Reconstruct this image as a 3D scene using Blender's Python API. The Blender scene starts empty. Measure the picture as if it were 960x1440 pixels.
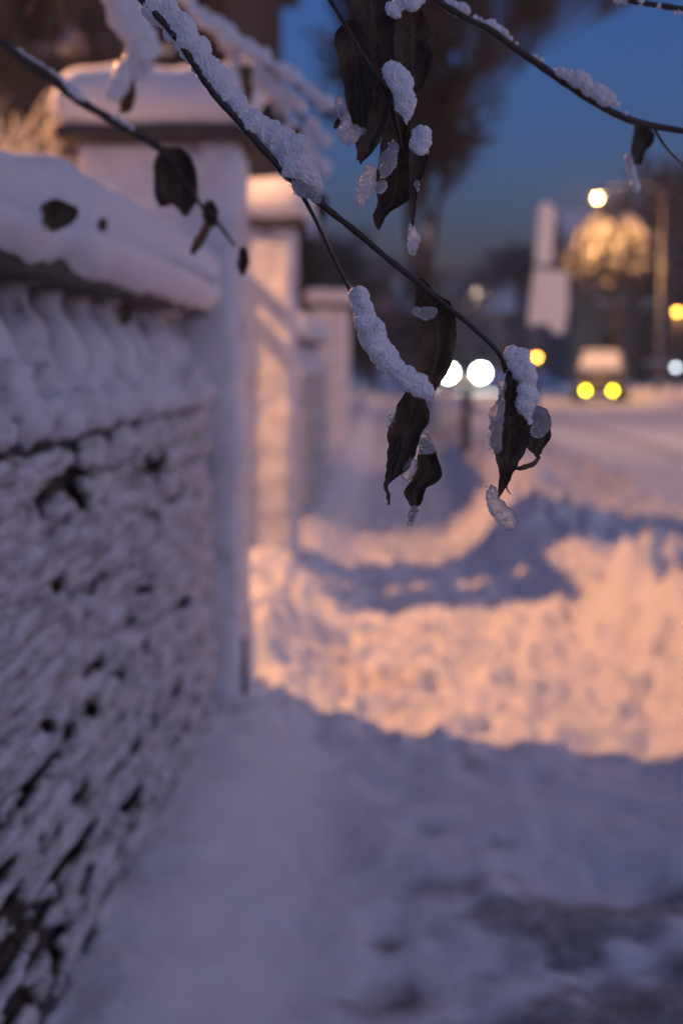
import bpy, bmesh, math, random
import numpy as np
from mathutils import Vector, Matrix, Euler

R = math.radians
sc = bpy.context.scene
COL = sc.collection
random.seed(7)

# ------------------------------------------------------------------ camera
FPX, EYE = 1900.0, 1.2
cam_d = bpy.data.cameras.new('camera')
cam = bpy.data.objects.new('camera', cam_d)
COL.objects.link(cam)
cam.location = (0, 0, EYE)
cam.rotation_euler = (R(90) - math.atan(213 / FPX), 0, math.atan(60 / FPX))
cam_d.sensor_fit = 'HORIZONTAL'
cam_d.sensor_width = 36
cam_d.lens = 36 * FPX / 960
cam_d.clip_start = 0.02
cam_d.clip_end = 1500
CM = cam.rotation_euler.to_matrix()


def P(px, py, Y):
    """world point on the plane y = Y that the photograph shows at pixel (px, py)"""
    d = CM @ Vector(((px - 480) / FPX, -(py - 720) / FPX, -1))
    t = Y / d.y
    return Vector((d.x * t, Y, EYE + d.z * t))


FY = 1.2
HAZE = .0010
cam_d.dof.use_dof = True
cam_d.dof.focus_distance = (P(600, 480, FY) - cam.location).dot(CM @ Vector((0, 0, -1)))
cam_d.dof.aperture_fstop = 5.0
cam_d.dof.aperture_blades = 0
sc.camera = cam

# ------------------------------------------------------------------ sky, soft afterglow, exposure
SUN_EL, SUN_AZ = 24.0, 128.0            # azimuth clockwise from +Y: behind the camera, to the right
w = bpy.data.worlds.new('World')
sc.world = w
w.use_nodes = True
nt = w.node_tree
bg = nt.nodes['Background']
sky = nt.nodes.new('ShaderNodeTexSky')
sky.sky_type = 'NISHITA'
sky.sun_disc = False
sky.sun_elevation = R(-0.4)
sky.sun_rotation = R(SUN_AZ)
sky.ozone_density = 4.4
nt.links.new(sky.outputs[0], bg.inputs[0])
bg.inputs[1].default_value = 0.15

sun_d = bpy.data.lights.new('sun', 'SUN')
sun_d.energy = 0.086
sun_d.angle = R(110)
sun_d.color = (1.0, 0.75, 0.54)
sun = bpy.data.objects.new('sun', sun_d)
COL.objects.link(sun)
sv = Vector((math.sin(R(SUN_AZ)) * math.cos(R(SUN_EL)), math.cos(R(SUN_AZ)) * math.cos(R(SUN_EL)), math.sin(R(SUN_EL))))
sun.rotation_euler = sv.to_track_quat('Z', 'Y').to_euler()

sc.view_settings.view_transform = 'Standard'
sc.view_settings.look = 'None'
sc.view_settings.gamma = 1
sc.view_settings.use_curve_mapping = False
sc.view_settings.exposure = 2.5
sc.cycles.use_denoising = True
sc.cycles.max_bounces = 6
sc.cycles.sample_clamp_indirect = 4

# ------------------------------------------------------------------ numpy noise
_T = np.random.RandomState(3).rand(64, 64, 64)


def vn(x, y, z=0.0, s=0):
    x, y, z = np.broadcast_arrays(np.asarray(x, float) + s * 7.31, np.asarray(y, float) + s * 3.17, np.asarray(z, float) + s * 1.73)
    xi, yi, zi = np.floor(x).astype(int), np.floor(y).astype(int), np.floor(z).astype(int)
    fx, fy, fz = x - xi, y - yi, z - zi
    fx, fy, fz = [f * f * (3 - 2 * f) for f in (fx, fy, fz)]
    r = 0
    for a in (0, 1):
        for b in (0, 1):
            for c in (0, 1):
                wgt = (fx if a else 1 - fx) * (fy if b else 1 - fy) * (fz if c else 1 - fz)
                r = r + wgt * _T[(xi + a) & 63, (yi + b) & 63, (zi + c) & 63]
    return r


def fbm(x, y, z=0.0, s=0, o=4):
    r, a, t = 0, 1.0, 0
    for k in range(o):
        f = 2.03 ** k
        r = r + a * vn(np.asarray(x) * f, np.asarray(y) * f, np.asarray(z) * f, s + k)
        t += a
        a *= 0.5
    return r / t


def sst(a, b, x):
    t = np.clip((np.asarray(x, float) - a) / (b - a), 0, 1)
    return t * t * (3 - 2 * t)


# ------------------------------------------------------------------ materials
def mat(name, col=(.5, .5, .5), rough=.7, **kw):
    m = bpy.data.materials.new(name)
    m.use_nodes = True
    b = m.node_tree.nodes['Principled BSDF']
    b.inputs['Base Color'].default_value = (*col, 1)
    b.inputs['Roughness'].default_value = rough
    for k, v in kw.items():
        b.inputs[k.replace('_', ' ')].default_value = v
    return m


def nodes(m):
    return m.node_tree.nodes, m.node_tree.links, m.node_tree.nodes['Principled BSDF']


def noise(m, scale, detail=4, rough=.6, vec=None, coord='Object'):
    N, L, b = nodes(m)
    tc = N.new('ShaderNodeTexCoord')
    n = N.new('ShaderNodeTexNoise')
    n.inputs['Scale'].default_value = scale
    n.inputs['Detail'].default_value = detail
    n.inputs['Roughness'].default_value = rough
    if vec:
        mp = N.new('ShaderNodeMapping')
        mp.inputs['Scale'].default_value = vec
        L.new(tc.outputs[coord], mp.inputs[0])
        L.new(mp.outputs[0], n.inputs['Vector'])
    else:
        L.new(tc.outputs[coord], n.inputs['Vector'])
    return n.outputs['Fac']


def ramp(m, fac, stops):
    N, L, b = nodes(m)
    r = N.new('ShaderNodeValToRGB')
    e = r.color_ramp.elements
    while len(e) < len(stops):
        e.new(.5)
    for i, (p, c) in enumerate(stops):
        e[i].position = p
        e[i].color = (*c, 1) if len(c) == 3 else c
    L.new(fac, r.inputs[0])
    return r.outputs[0]


def bump(m, fac, strength, dist):
    N, L, b = nodes(m)
    bp = N.new('ShaderNodeBump')
    bp.inputs['Strength'].default_value = strength
    bp.inputs['Distance'].default_value = dist
    L.new(fac, bp.inputs['Height'])
    if b.inputs['Normal'].is_linked:
        L.new(b.inputs['Normal'].links[0].from_socket, bp.inputs['Normal'])
    L.new(bp.outputs[0], b.inputs['Normal'])


def base(m, out):
    N, L, b = nodes(m)
    L.new(out, b.inputs['Base Color'])


def mixc(m, fac, a, c):
    """a, c: colour tuple or socket"""
    N, L, b = nodes(m)
    x = N.new('ShaderNodeMix')
    x.data_type = 'RGBA'
    for k, v in ((6, a), (7, c)):
        if isinstance(v, tuple):
            x.inputs[k].default_value = (*v, 1)
        else:
            L.new(v, x.inputs[k])
    if isinstance(fac, float):
        x.inputs[0].default_value = fac
    else:
        L.new(fac, x.inputs[0])
    return x.outputs[2]


def attr(m, name):
    N, L, b = nodes(m)
    a = N.new('ShaderNodeAttribute')
    a.attribute_name = name
    return a.outputs['Fac']


def snow_on_top(m, under, lo=.25, hi=.6, snow=(.78, .78, .8)):
    """snow lies wherever the surface faces up"""
    N, L, b = nodes(m)
    g = N.new('ShaderNodeNewGeometry')
    s = N.new('ShaderNodeSeparateXYZ')
    L.new(g.outputs['Normal'], s.inputs[0])
    mr = N.new('ShaderNodeMapRange')
    mr.inputs[1].default_value, mr.inputs[2].default_value = lo, hi
    L.new(s.outputs[2], mr.inputs[0])
    base(m, mixc(m, mr.outputs[0], under, snow))


def emit(name, col, strength):
    m = mat(name, (0, 0, 0))
    b = nodes(m)[2]
    b.inputs['Emission Color'].default_value = (*col, 1)
    b.inputs['Emission Strength'].default_value = strength
    return m


M = {}
# soft snow
m = M['snow'] = mat('snow', (.80, .80, .82), .75)
bump(m, noise(m, 45, 6, .7), .5, .012)
bump(m, noise(m, 7, 4, .6), .4, .03)
# ground snow: trodden slush where the walk was used
m = M['ground'] = mat('ground_snow', (.8, .8, .82), .75)
n1 = noise(m, 26, 5, .65)
dirt = attr(m, 'dirt')
N, L, b = nodes(m)
mul = N.new('ShaderNodeMath'); mul.operation = 'MULTIPLY_ADD'
L.new(n1, mul.inputs[0]); mul.inputs[1].default_value = .55; mul.inputs[2].default_value = -.28
add = N.new('ShaderNodeMath'); add.operation = 'ADD'; add.use_clamp = True
L.new(mul.outputs[0], add.inputs[0]); L.new(dirt, add.inputs[1])
mr = N.new('ShaderNodeMapRange'); mr.inputs[1].default_value = .22; mr.inputs[2].default_value = .8
L.new(add.outputs[0], mr.inputs[0])
c1 = mixc(m, mr.outputs[0], (.80, .80, .82), (.13, .115, .105))
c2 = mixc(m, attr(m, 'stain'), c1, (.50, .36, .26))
base(m, c2)
bump(m, noise(m, 60, 6, .7), .55, .015)
bump(m, noise(m, 14, 4, .6), .45, .03)
# snow blown onto masonry, thin in places
m = M['plaster'] = mat('wind_plastered_snow', (.74, .74, .77), .8)
base(m, ramp(m, noise(m, 5.5, 7, .68), [(.30, (.16, .13, .12)), (.40, (.62, .62, .65)), (.55, (.78, .78, .81))]))
bump(m, noise(m, 38, 6, .7), .6, .012)
m = M['plaster_thin'] = mat('thin_blown_snow', (.6, .6, .62), .8)
base(m, ramp(m, noise(m, 6, 7, .7, (1, 1, 1.6)), [(.34, (.10, .075, .065)), (.5, (.40, .38, .39)), (.66, (.70, .70, .73))]))
bump(m, noise(m, 30, 6, .7), .7, .015)
m = M['crust'] = mat('blown_snow_on_brick', (.7, .7, .73), .8)
base(m, ramp(m, noise(m, 1, 6, .68, (6, 6, 38)), [(.33, (.15, .125, .115)), (.45, (.46, .45, .46)), (.60, (.76, .76, .79))]))
bump(m, noise(m, 1, 5, .7, (20, 20, 90)), .8, .014)
m = M['brick'] = mat('weathered_brick', (.2, .1, .07), .9)
base(m, ramp(m, noise(m, 9, 6, .7), [(.3, (.035, .026, .023)), (.6, (.075, .046, .037)), (.8, (.11, .075, .06))]))
bump(m, noise(m, 70, 5, .7), .6, .006)
m = M['mortar'] = mat('mortar', (.06, .056, .053), .95)
bump(m, noise(m, 50, 5, .7), .6, .01)
m = M['stone'] = mat('dark_coping_stone', (.12, .11, .105), .9)
base(m, ramp(m, noise(m, 12, 6, .7), [(.3, (.035, .032, .03)), (.7, (.09, .082, .077))]))
bump(m, noise(m, 60, 5, .7), .5, .008)
# clumps of wet granular snow on the twigs
m = M['clump'] = mat('granular_wet_snow', (.82, .82, .84), .42)
b = nodes(m)[2]
b.inputs['Subsurface Weight'].default_value = .6
b.inputs['Subsurface Radius'].default_value = (.006, .007, .009)
b.inputs['Coat Weight'].default_value = .35
b.inputs['Coat Roughness'].default_value = .12
bump(m, noise(m, 700, 2, .7), .8, .0009)

m = M['ice'] = mat('melting_ice', (.9, .91, .93), .07)
b = nodes(m)[2]
b.inputs['Transmission Weight'].default_value = .8
b.inputs['IOR'].default_value = 1.31
b.inputs['Specular IOR Level'].default_value = .8
bump(m, noise(m, 300, 3, .7), .9, .002)
M['bead'] = mat('clear_ice_bead', (.95, .93, .9), .16, Specular_IOR_Level=1.0, Transmission_Weight=.5, IOR=1.4)
# twigs and dead leaves
m = M['bark'] = mat('wet_twig_bark', (.03, .02, .014), .45)
base(m, ramp(m, noise(m, 160, 5, .7), [(.3, (.012, .009, .007)), (.7, (.05, .033, .022))]))
bump(m, noise(m, 300, 4, .7), .5, .001)
m = M['leaf'] = mat('dead_brown_leaf', (.05, .03, .015), .5)
N, L, b = nodes(m)
base(m, ramp(m, noise(m, 45, 6, .7), [(.25, (.035, .027, .02)), (.5, (.085, .06, .04)), (.75, (.17, .11, .06))]))
b.inputs['Transmission Weight'].default_value = 0
uv = N.new('ShaderNodeUVMap')
wv = N.new('ShaderNodeTexWave')
wv.wave_type = 'BANDS'; wv.bands_direction = 'DIAGONAL'
wv.inputs['Scale'].default_value = 2.6
wv.inputs['Distortion'].default_value = 1.4
L.new(uv.outputs[0], wv.inputs[0])
bump(m, wv.outputs['Fac'], .3, .0008)
bump(m, noise(m, 150, 5, .7), 1.0, .004)
sx = N.new('ShaderNodeSeparateXYZ'); L.new(uv.outputs[0], sx.inputs[0])
sb = N.new('ShaderNodeMath'); sb.operation = 'SUBTRACT'; L.new(sx.outputs[0], sb.inputs[0]); sb.inputs[1].default_value = .5
ab = N.new('ShaderNodeMath'); ab.operation = 'ABSOLUTE'; L.new(sb.outputs[0], ab.inputs[0])
vm = N.new('ShaderNodeMapRange'); vm.inputs[1].default_value = .045; vm.inputs[2].default_value = .01; L.new(ab.outputs[0], vm.inputs[0])
sv2 = N.new('ShaderNodeMapRange'); sv2.inputs[1].default_value = .9; sv2.inputs[2].default_value = 1.0; sv2.inputs[4].default_value = .5; L.new(wv.outputs['Fac'], sv2.inputs[0])
mxv = N.new('ShaderNodeMath'); mxv.operation = 'MAXIMUM'; L.new(vm.outputs[0], mxv.inputs[0]); L.new(sv2.outputs[0], mxv.inputs[1])
base(m, mixc(m, mxv.outputs[0], b.inputs['Base Color'].links[0].from_socket, (.16, .115, .07)))
m = M['leaf_lit'] = mat('lamplit_ochre_leaf', (.22, .11, .04), .55)  # lit copy of the dead leaf: orange lamplight put into its colour
base(m, ramp(m, noise(m, 45, 6, .7), [(.3, (.08, .04, .018)), (.7, (.28, .15, .06))]))
bump(m, noise(m, 120, 4, .6), .6, .003)
# trees
m = M['tree_bark'] = mat('tree_bark', (.06, .05, .045), .9)
snow_on_top(m, ramp(m, noise(m, 6, 6, .7), [(.3, (.025, .022, .02)), (.7, (.075, .062, .055))]), .35, .75)
bump(m, noise(m, 18, 5, .7), .7, .03)
m = M['twig'] = mat('snow_lined_twig', (.06, .05, .05), .9)
snow_on_top(m, (.045, .038, .036), .25, .7, (.62, .62, .65))
m = M['twig_dark'] = mat('bare_dark_twig', (.04, .035, .03), .9)
snow_on_top(m, (.050, .050, .056), .4, .9, (.45, .45, .48))
m = M['twig_snowy'] = mat('heavily_snowed_twig', (.7, .7, .7), .8)
snow_on_top(m, (.26, .24, .23), -.2, .35, (.8, .8, .8))
m = M['twig_heavy'] = mat('twig_with_snow_ridge', (.1, .1, .1), .85)
snow_on_top(m, (.05, .042, .036), .0, .45, (.8, .8, .8))
# buildings and things
m = M['house_brick'] = mat('house_brick', (.11, .05, .035), .9)
N, L, b = nodes(m)
br = N.new('ShaderNodeTexBrick')
br.inputs['Color1'].default_value = (.026, .014, .012, 1)
br.inputs['Color2'].default_value = (.036, .019, .015, 1)
br.inputs['Mortar'].default_value = (.05, .042, .038, 1)
br.inputs['Scale'].default_value = 4
tc = N.new('ShaderNodeTexCoord'); mp = N.new('ShaderNodeMapping')
mp.inputs['Rotation'].default_value = (R(90), 0, 0)
L.new(tc.outputs['Object'], mp.inputs[0]); L.new(mp.outputs[0], br.inputs[0])
base(m, br.outputs[0])
M['render'] = mat('grey_render', (.16, .145, .135), .9)
m = M['render']; base(m, ramp(m, noise(m, 2, 5, .6), [(.3, (.10, .09, .085)), (.7, (.19, .17, .16))]))
M['white_wood'] = mat('grey_white_painted_wood', (.36, .36, .37), .6)
m = M['white_wood']; bump(m, noise(m, 20, 3, .5), .2, .01)
M['pane'] = mat('dark_window_pane', (.02, .024, .03), .08)
M['slate'] = mat('roof_slate', (.06, .058, .06), .8)
m = M['slate']; bump(m, noise(m, 8, 4, .6), .4, .03)
M['steel'] = mat('galvanised_steel', (.22, .22, .23), .5, Metallic=.7)
m = M['steel']; bump(m, noise(m, 25, 3, .5), .15, .01)
M['dark_steel'] = mat('dark_painted_steel', (.035, .037, .04), .55)
m = M['dark_steel']; bump(m, noise(m, 25, 3, .5), .15, .01)
M['paint_dark'] = mat('dark_car_paint', (.025, .027, .032), .3, Coat_Weight=.6)
M['paint_grey'] = mat('grey_car_paint', (.13, .13, .14), .3, Coat_Weight=.6)
M['rubber'] = mat('tyre_rubber', (.02, .02, .02), .85)
M['chrome'] = mat('wheel_alloy', (.45, .45, .46), .35, Metallic=.9)
M['plate'] = mat('number_plate', (.6, .58, .4), .5)
M['hedge'] = mat('hedge_leaf', (.03, .032, .022), .9)
snow_on_top(M['hedge'], (.026, .026, .02), .3, .8, (.5, .5, .53))
M['sodium'] = emit('sodium_lamp_glass', (1, .70, .22), 7)
M['sodium_near'] = emit('sodium_lamp_bulb', (1, .72, .32), 60)
M['orange'] = emit('orange_lamp_glass', (1, .40, .05), 4)
M['orange_far'] = emit('orange_lamp_glass_far', (1, .40, .06), 4.5)
M['pale'] = emit('pale_lamp_glass', (1, .72, .55), 6)
M['white_lamp'] = emit('white_lamp_glass', (.75, .85, .9), 1.6)
M['head'] = emit('headlight_glass', (1, .97, .82), 12)
M['fog'] = emit('yellow_foglight_glass', (1, .62, .02), 6)


# ------------------------------------------------------------------ object helpers
def wl(o):
    v = Vector((0, 0, 0))
    while o is not None:
        v = v + o.location
        o = o.parent
    return v


def link(o, parent=None):
    COL.objects.link(o)
    if parent is not None:
        o.parent = parent
    return o


def tag(o, label, cat, group=None, kind=None):
    if label: o['label'] = label
    if cat: o['category'] = cat
    if group: o['group'] = group
    if kind: o['kind'] = kind
    return o


def thing(name, loc, label, cat, group=None):
    o = bpy.data.objects.new(name, None)
    o.empty_display_size = .1
    link(o)
    o.location = loc
    return tag(o, label, cat, group)


def mesh(name, v, f, material, parent=None, smooth=True):
    """v in world coordinates"""
    off = wl(parent)
    me = bpy.data.meshes.new(name)
    v = np.asarray(v, float).reshape(-1, 3) - np.array(off)
    me.from_pydata(v.tolist(), [], [tuple(int(i) for i in q) for q in f])
    if smooth:
        me.polygons.foreach_set('use_smooth', [True] * len(me.polygons))
    me.materials.append(material)
    me.update()
    return link(bpy.data.objects.new(name, me), parent)


class MB:
    """collects shapes (world coordinates) for ONE mesh"""
    def __init__(s):
        s.v, s.f = [], []

    def add(s, v, f):
        o = len(s.v)
        s.v += [tuple(q) for q in v]
        s.f += [tuple(i + o for i in q) for q in f]
        return s

    def box(s, x0, x1, y0, y1, z0, z1, rot=None, about=None):
        v = [Vector((x, y, z)) for z in (z0, z1) for x, y in ((x0, y0), (x1, y0), (x1, y1), (x0, y1))]
        if rot is not None:
            c = Vector(about) if about is not None else Vector(((x0 + x1) / 2, (y0 + y1) / 2, (z0 + z1) / 2))
            v = [rot @ (q - c) + c for q in v]
        return s.add(v, [(3, 2, 1, 0), (4, 5, 6, 7), (0, 1, 5, 4), (1, 2, 6, 5), (2, 3, 7, 6), (3, 0, 4, 7)])

    def tube(s, pts, rad, n=8, cap=True):
        pts = [Vector(p) for p in pts]
        if not hasattr(rad, '__len__'):
            rad = [rad] * len(pts)
        o = len(s.v)
        up = None
        for i, p in enumerate(pts):
            d = (pts[min(i + 1, len(pts) - 1)] - pts[max(i - 1, 0)]).normalized()
            if up is None:
                up = d.orthogonal().normalized()
            a = (up - d * up.dot(d))
            a = a.normalized() if a.length > 1e-6 else d.orthogonal().normalized()
            up = a
            bb = d.cross(a)
            for k in range(n):
                t = 2 * math.pi * k / n
                s.v.append(tuple(p + (a * math.cos(t) + bb * math.sin(t)) * rad[i]))
        for i in range(len(pts) - 1):
            for k in range(n):
                q = (k + 1) % n
                s.f.append((o + i * n + k, o + i * n + q, o + (i + 1) * n + q, o + (i + 1) * n + k))
        if cap:
            s.f.append(tuple(o + k for k in reversed(range(n))))
            s.f.append(tuple(o + (len(pts) - 1) * n + k for k in range(n)))
        return s

    def lathe(s, c, prof, n=16, axis='z'):
        """prof: (radius, height)"""
        o = len(s.v)
        for r, h in prof:
            for k in range(n):
                t = 2 * math.pi * k / n
                if axis == 'z':
                    s.v.append((c[0] + r * math.cos(t), c[1] + r * math.sin(t), c[2] + h))
                elif axis == 'y':
                    s.v.append((c[0] + r * math.cos(t), c[1] + h, c[2] - r * math.sin(t)))
                else:
                    s.v.append((c[0] + h, c[1] + r * math.cos(t), c[2] + r * math.sin(t)))
        for i in range(len(prof) - 1):
            for k in range(n):
                q = (k + 1) % n
                s.f.append((o + i * n + k, o + i * n + q, o + (i + 1) * n + q, o + (i + 1) * n + k))
        s.f.append(tuple(o + k for k in reversed(range(n))))
        s.f.append(tuple(o + (len(prof) - 1) * n + k for k in range(n)))
        return s

    def build(s, name, material, parent=None, smooth=False, bevel=0):
        o = mesh(name, s.v, s.f, material, parent, smooth)
        if bevel:
            b = o.modifiers.new('bevel', 'BEVEL')
            b.width = bevel; b.segments = 2; b.limit_method = 'ANGLE'
        return o


def cr(pts, n=6):
    """Catmull-Rom through tuples of any length"""
    p = np.asarray(pts, float)
    q = np.vstack([2 * p[0] - p[1], p, 2 * p[-1] - p[-2]])
    out = []
    for i in range(1, len(q) - 2):
        for k in range(n):
            t = k / n
            out.append(.5 * (2 * q[i] + (q[i + 1] - q[i - 1]) * t + (2 * q[i - 1] - 5 * q[i] + 4 * q[i + 1] - q[i + 2]) * t * t
                             + (3 * q[i] - q[i - 1] - 3 * q[i + 1] + q[i + 2]) * t ** 3))
    out.append(p[-1])
    return np.array(out)


_tex = {}


def clouds(size):
    if size not in _tex:
        t = bpy.data.textures.new('clouds', 'CLOUDS')
        t.noise_scale = size
        t.noise_depth = 3
        _tex[size] = t
    return _tex[size]


_ico = {}


def ico(sub):
    if sub not in _ico:
        bm = bmesh.new()
        bmesh.ops.create_icosphere(bm, subdivisions=sub, radius=1)
        _ico[sub] = (np.array([v.co[:] for v in bm.verts]), [[v.index for v in f.verts] for f in bm.faces])
        bm.free()
    return _ico[sub]


def blob(name, balls, material, parent, voxel, d1=(0, 1), d2=(0, 1), squash=(1, 1, 1), sub=2):
    """lumpy clump: balls (x, y, z, r) fused, then roughened"""
    iv, fi = ico(sub)
    mb = MB()
    for x, y, z, r in balls:
        mb.add(iv * r * np.array(squash) + np.array((x, y, z)), fi)
    o = mb.build(name, material, parent, True)
    rm = o.modifiers.new('fuse', 'REMESH')
    rm.mode = 'VOXEL'; rm.voxel_size = voxel; rm.use_smooth_shade = True
    for st, size in (d1, d2):
        if st:
            dm = o.modifiers.new('rough', 'DISPLACE')
            dm.texture = clouds(size); dm.strength = st; dm.mid_level = .5
            dm.texture_coords = 'LOCAL'
    return o


def grid_obj(name, V, material, parent=None, keep=None, attrs=None):
    """V: (n, m, 3) world; keep: (n-1, m-1) bool"""
    n, m_ = V.shape[:2]
    idx = np.arange(n * m_).reshape(n, m_)
    q = np.stack([idx[:-1, :-1], idx[:-1, 1:], idx[1:, 1:], idx[1:, :-1]], -1)
    q = q[keep] if keep is not None else q.reshape(-1, 4)
    v = V.reshape(-1, 3)
    if keep is not None:
        used = np.unique(q)
        mp_ = np.full(n * m_, -1); mp_[used] = np.arange(len(used))
        q = mp_[q]; v = v[used]
    me = bpy.data.meshes.new(name)
    v = v - np.array(wl(parent))
    me.vertices.add(len(v)); me.vertices.foreach_set('co', v.ravel())
    me.loops.add(q.size); me.loops.foreach_set('vertex_index', q.ravel().astype(np.int32))
    me.polygons.add(len(q))
    me.polygons.foreach_set('loop_start', np.arange(0, q.size, 4, dtype=np.int32))
    me.polygons.foreach_set('loop_total', np.full(len(q), 4, dtype=np.int32))
    me.update(calc_edges=True)
    me.polygons.foreach_set('use_smooth', [True] * len(q))
    for k, a in (attrs or {}).items():
        at = me.attributes.new(k, 'FLOAT', 'POINT')
        at.data.foreach_set('value', a.ravel().astype(np.float32))
    me.materials.append(material)
    return link(bpy.data.objects.new(name, me), parent)


# ------------------------------------------------------------------ ground
def height(X, Y):
    X = np.asarray(X, float); Y = np.asarray(Y, float)
    lum = fbm(X * 3.2, Y * 3.2, 0, 1, 4)
    lum2 = fbm(X * 7.5, Y * 7.5, 0, 5, 3)
    # walk: trodden, with a drift rising to the wall foot
    z = -.13 + .13 * sst(-.12, -.52, X)
    foot = fbm(X * 5.0, Y * 4.0, 0, 9, 3)
    clod = 1 - 2 * np.abs(fbm(X * 5.5, Y * 5.5, 0, 17, 3) - .5) * 1.6
    clod2 = 1 - 2 * np.abs(fbm(X * 13, Y * 13, 0, 19, 2) - .5) * 1.5
    z = z + ((clod - .7) * .095 + (clod2 - .6) * .05) * sst(4.1, 4.9, Y) * sst(22, 12, Y) * sst(2.4, 1.9, X) * sst(-1.2, -.8, X)
    z = z + (foot - .5) * .12 * sst(-.3, .0, X) + (lum2 - .5) * .05
    # heap in the gateway
    p = sst(.0, -.62, X + (lum - .5) * .45) * sst(5.0, 5.5, Y) * sst(7.75, 6.9, Y)
    z = z + p * (.09 + .26 * (lum - .25)) * (1 - .5 * sst(-.9, -1.3, X)) + p * .10 * (lum2 - .5)
    p2 = sst(-.2, -.5, X) * sst(7.6, 8.3, Y)
    z = z + p2 * .05
    # thrown-up bank between walk and road
    xb = .98 - .38 * sst(7.2, 8.8, Y) + .10 * sst(11, 15, Y) + (fbm(Y * .9, Y * 0 + 3.3, 0, 2, 3) - .5) * .45
    bk = sst(xb - .08, xb + .45, X) * (1 - sst(2.1, 3.0, X)) * sst(2.2, 4.6, Y + X * .6)
    bh = .10 + .30 * (lum - .3) + .25 * np.abs(lum2 - .5) + .08 * (clod - .6)
    bh = bh * (1 - .45 * sst(1.25, 1.7, X)) * (1 - .6 * sst(1.1, 1.6, X) * sst(6.8, 7.4, Y) * sst(13, 11, Y))
    bh = bh + .13 * (clod - .6) * sst(.85, 1.1, X) + .05 * (clod2 - .6)
    bh = bh * (1 - .62 * sst(6.9, 7.3, Y) * sst(8.9, 8.1, Y))
    z = z + bk * (bh + .13)
    for cx, cy, r, h in ((1.14, 6.45, .16, .23), (1.40, 6.40, .10, .12), (.88, 6.85, .12, .12), (1.62, 6.5, .14, .14), (1.30, 5.95, .10, .10), (1.5, 6.0, .12, .12), (1.18, 5.7, .09, .08), (.72, 6.62, .12, .07), (1.05, 6.1, .12, .12), (1.0, 5.45, .10, .08),
                         (.78, 10.0, .25, .16), (1.15, 11.0, .3, .14), (.95, 12.6, .3, .12)):
        z = z + h * np.exp(-(((X - cx) ** 2 + (Y - cy) ** 2) / (r * (.75 + .5 * lum2)) ** 2) ** 1.9)
    # road, far kerb bank
    z = z + (fbm(X * 1.3, Y * .25, 0, 4, 3) - .5) * .07 * sst(2.4, 3.2, X) * sst(8.6, 7.8, X)
    far = sst(7.7, 8.7, X) * (.32 + .35 * (fbm(X * .7, Y * .7, 0, 6, 3) - .4))
    z = z + far
    # garden behind the wall
    z = z + sst(-.85, -1.3, X) * (.10 + .10 * (lum - .5)) * sst(8, 7, Y) + sst(-.9, -1.6, X) * sst(7, 9, Y) * .12
    return z


ys = [-40, -25, -16, -10, -6, -4, -2.5, -1.5, -.8, -.2, .3, .7, 1.0]
y = 1.2
while y < 420:
    ys.append(y)
    y += max(.02, .0095 * y) * (1 if y < 30 else 1.8)
xs = [-1.1]
while xs[-1] < 3.2:
    xs.append(xs[-1] + .022)
st = .03
while xs[-1] < 330:
    xs.append(xs[-1] + st); st *= 1.065
st = .04; left = []
xl = -1.1
while xl > -330:
    xl -= st; st *= 1.10; left.append(xl)
xs = np.array(left[::-1] + xs); ys = np.array(ys)
GX, GY = np.meshgrid(xs, ys)
GZ = height(GX, GY)
walk = sst(-.25, .12, GX) * sst(1.05, .8, GX)
near = sst(4.3, 3.0, GY)
d0 = fbm(GX * 2.6 + 2.1, GY * 3.4, 0, 12, 4)
d1 = fbm(GX * 6.5, GY * 7.5, 0, 14, 3)
right = sst(-.1, .35, GX)
dirt = walk * (sst(.50, .68, d0 * .5 + d1 * .5 + .05 * near + .03 * right * near) * (.22 + .45 * sst(4.2, 3.2, GY) * (.35 + .65 * right)))
dirt = dirt * sst(16, 7, GY)
for cx, cy, r, a in ((.035, 2.72, .10, .8), (.01, 3.02, .05, .7), (.36, 2.62, .09, .7), (.22, 3.3, .07, .7), (.46, 2.72, .07, .6), (.13, 3.75, .06, .5), (.3, 4.35, .08, .45), (.16, 2.5, .10, .75), (-.05, 2.7, .07, .5), (.24, 2.85, .06, .5), (.05, 3.45, .05, .4), (.33, 3.6, .07, .4), (.30, 2.95, .08, .5), (.52, 2.5, .10, .6), (.40, 3.1, .06, .5)):
    dirt = np.maximum(dirt, a * np.exp(-(((GX - cx) / r) ** 2 + ((GY - cy) / (r * 1.5)) ** 2)) * (.55 + .9 * d1))
road = sst(3.0, 3.4, GX) * sst(7.9, 7.4, GX)
rut = road * (np.exp(-((GX - 4.1) / .25) ** 2) + np.exp(-((GX - 5.6) / .25) ** 2) + np.exp(-((GX - 6.9) / .2) ** 2))
dirt = np.maximum(dirt, np.clip(.42 * rut + .12 * road * d0, 0, 1))
GZ = GZ - .03 * dirt * walk
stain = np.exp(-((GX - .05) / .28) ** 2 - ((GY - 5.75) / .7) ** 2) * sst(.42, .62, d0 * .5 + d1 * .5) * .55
ground = grid_obj('ground', np.stack([GX, GY, GZ], -1), M['ground'], attrs={'dirt': dirt, 'stain': stain})
ground['kind'] = 'structure'


def gz(x, y):
    return float(height(np.array([x]), np.array([y]))[0])


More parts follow.
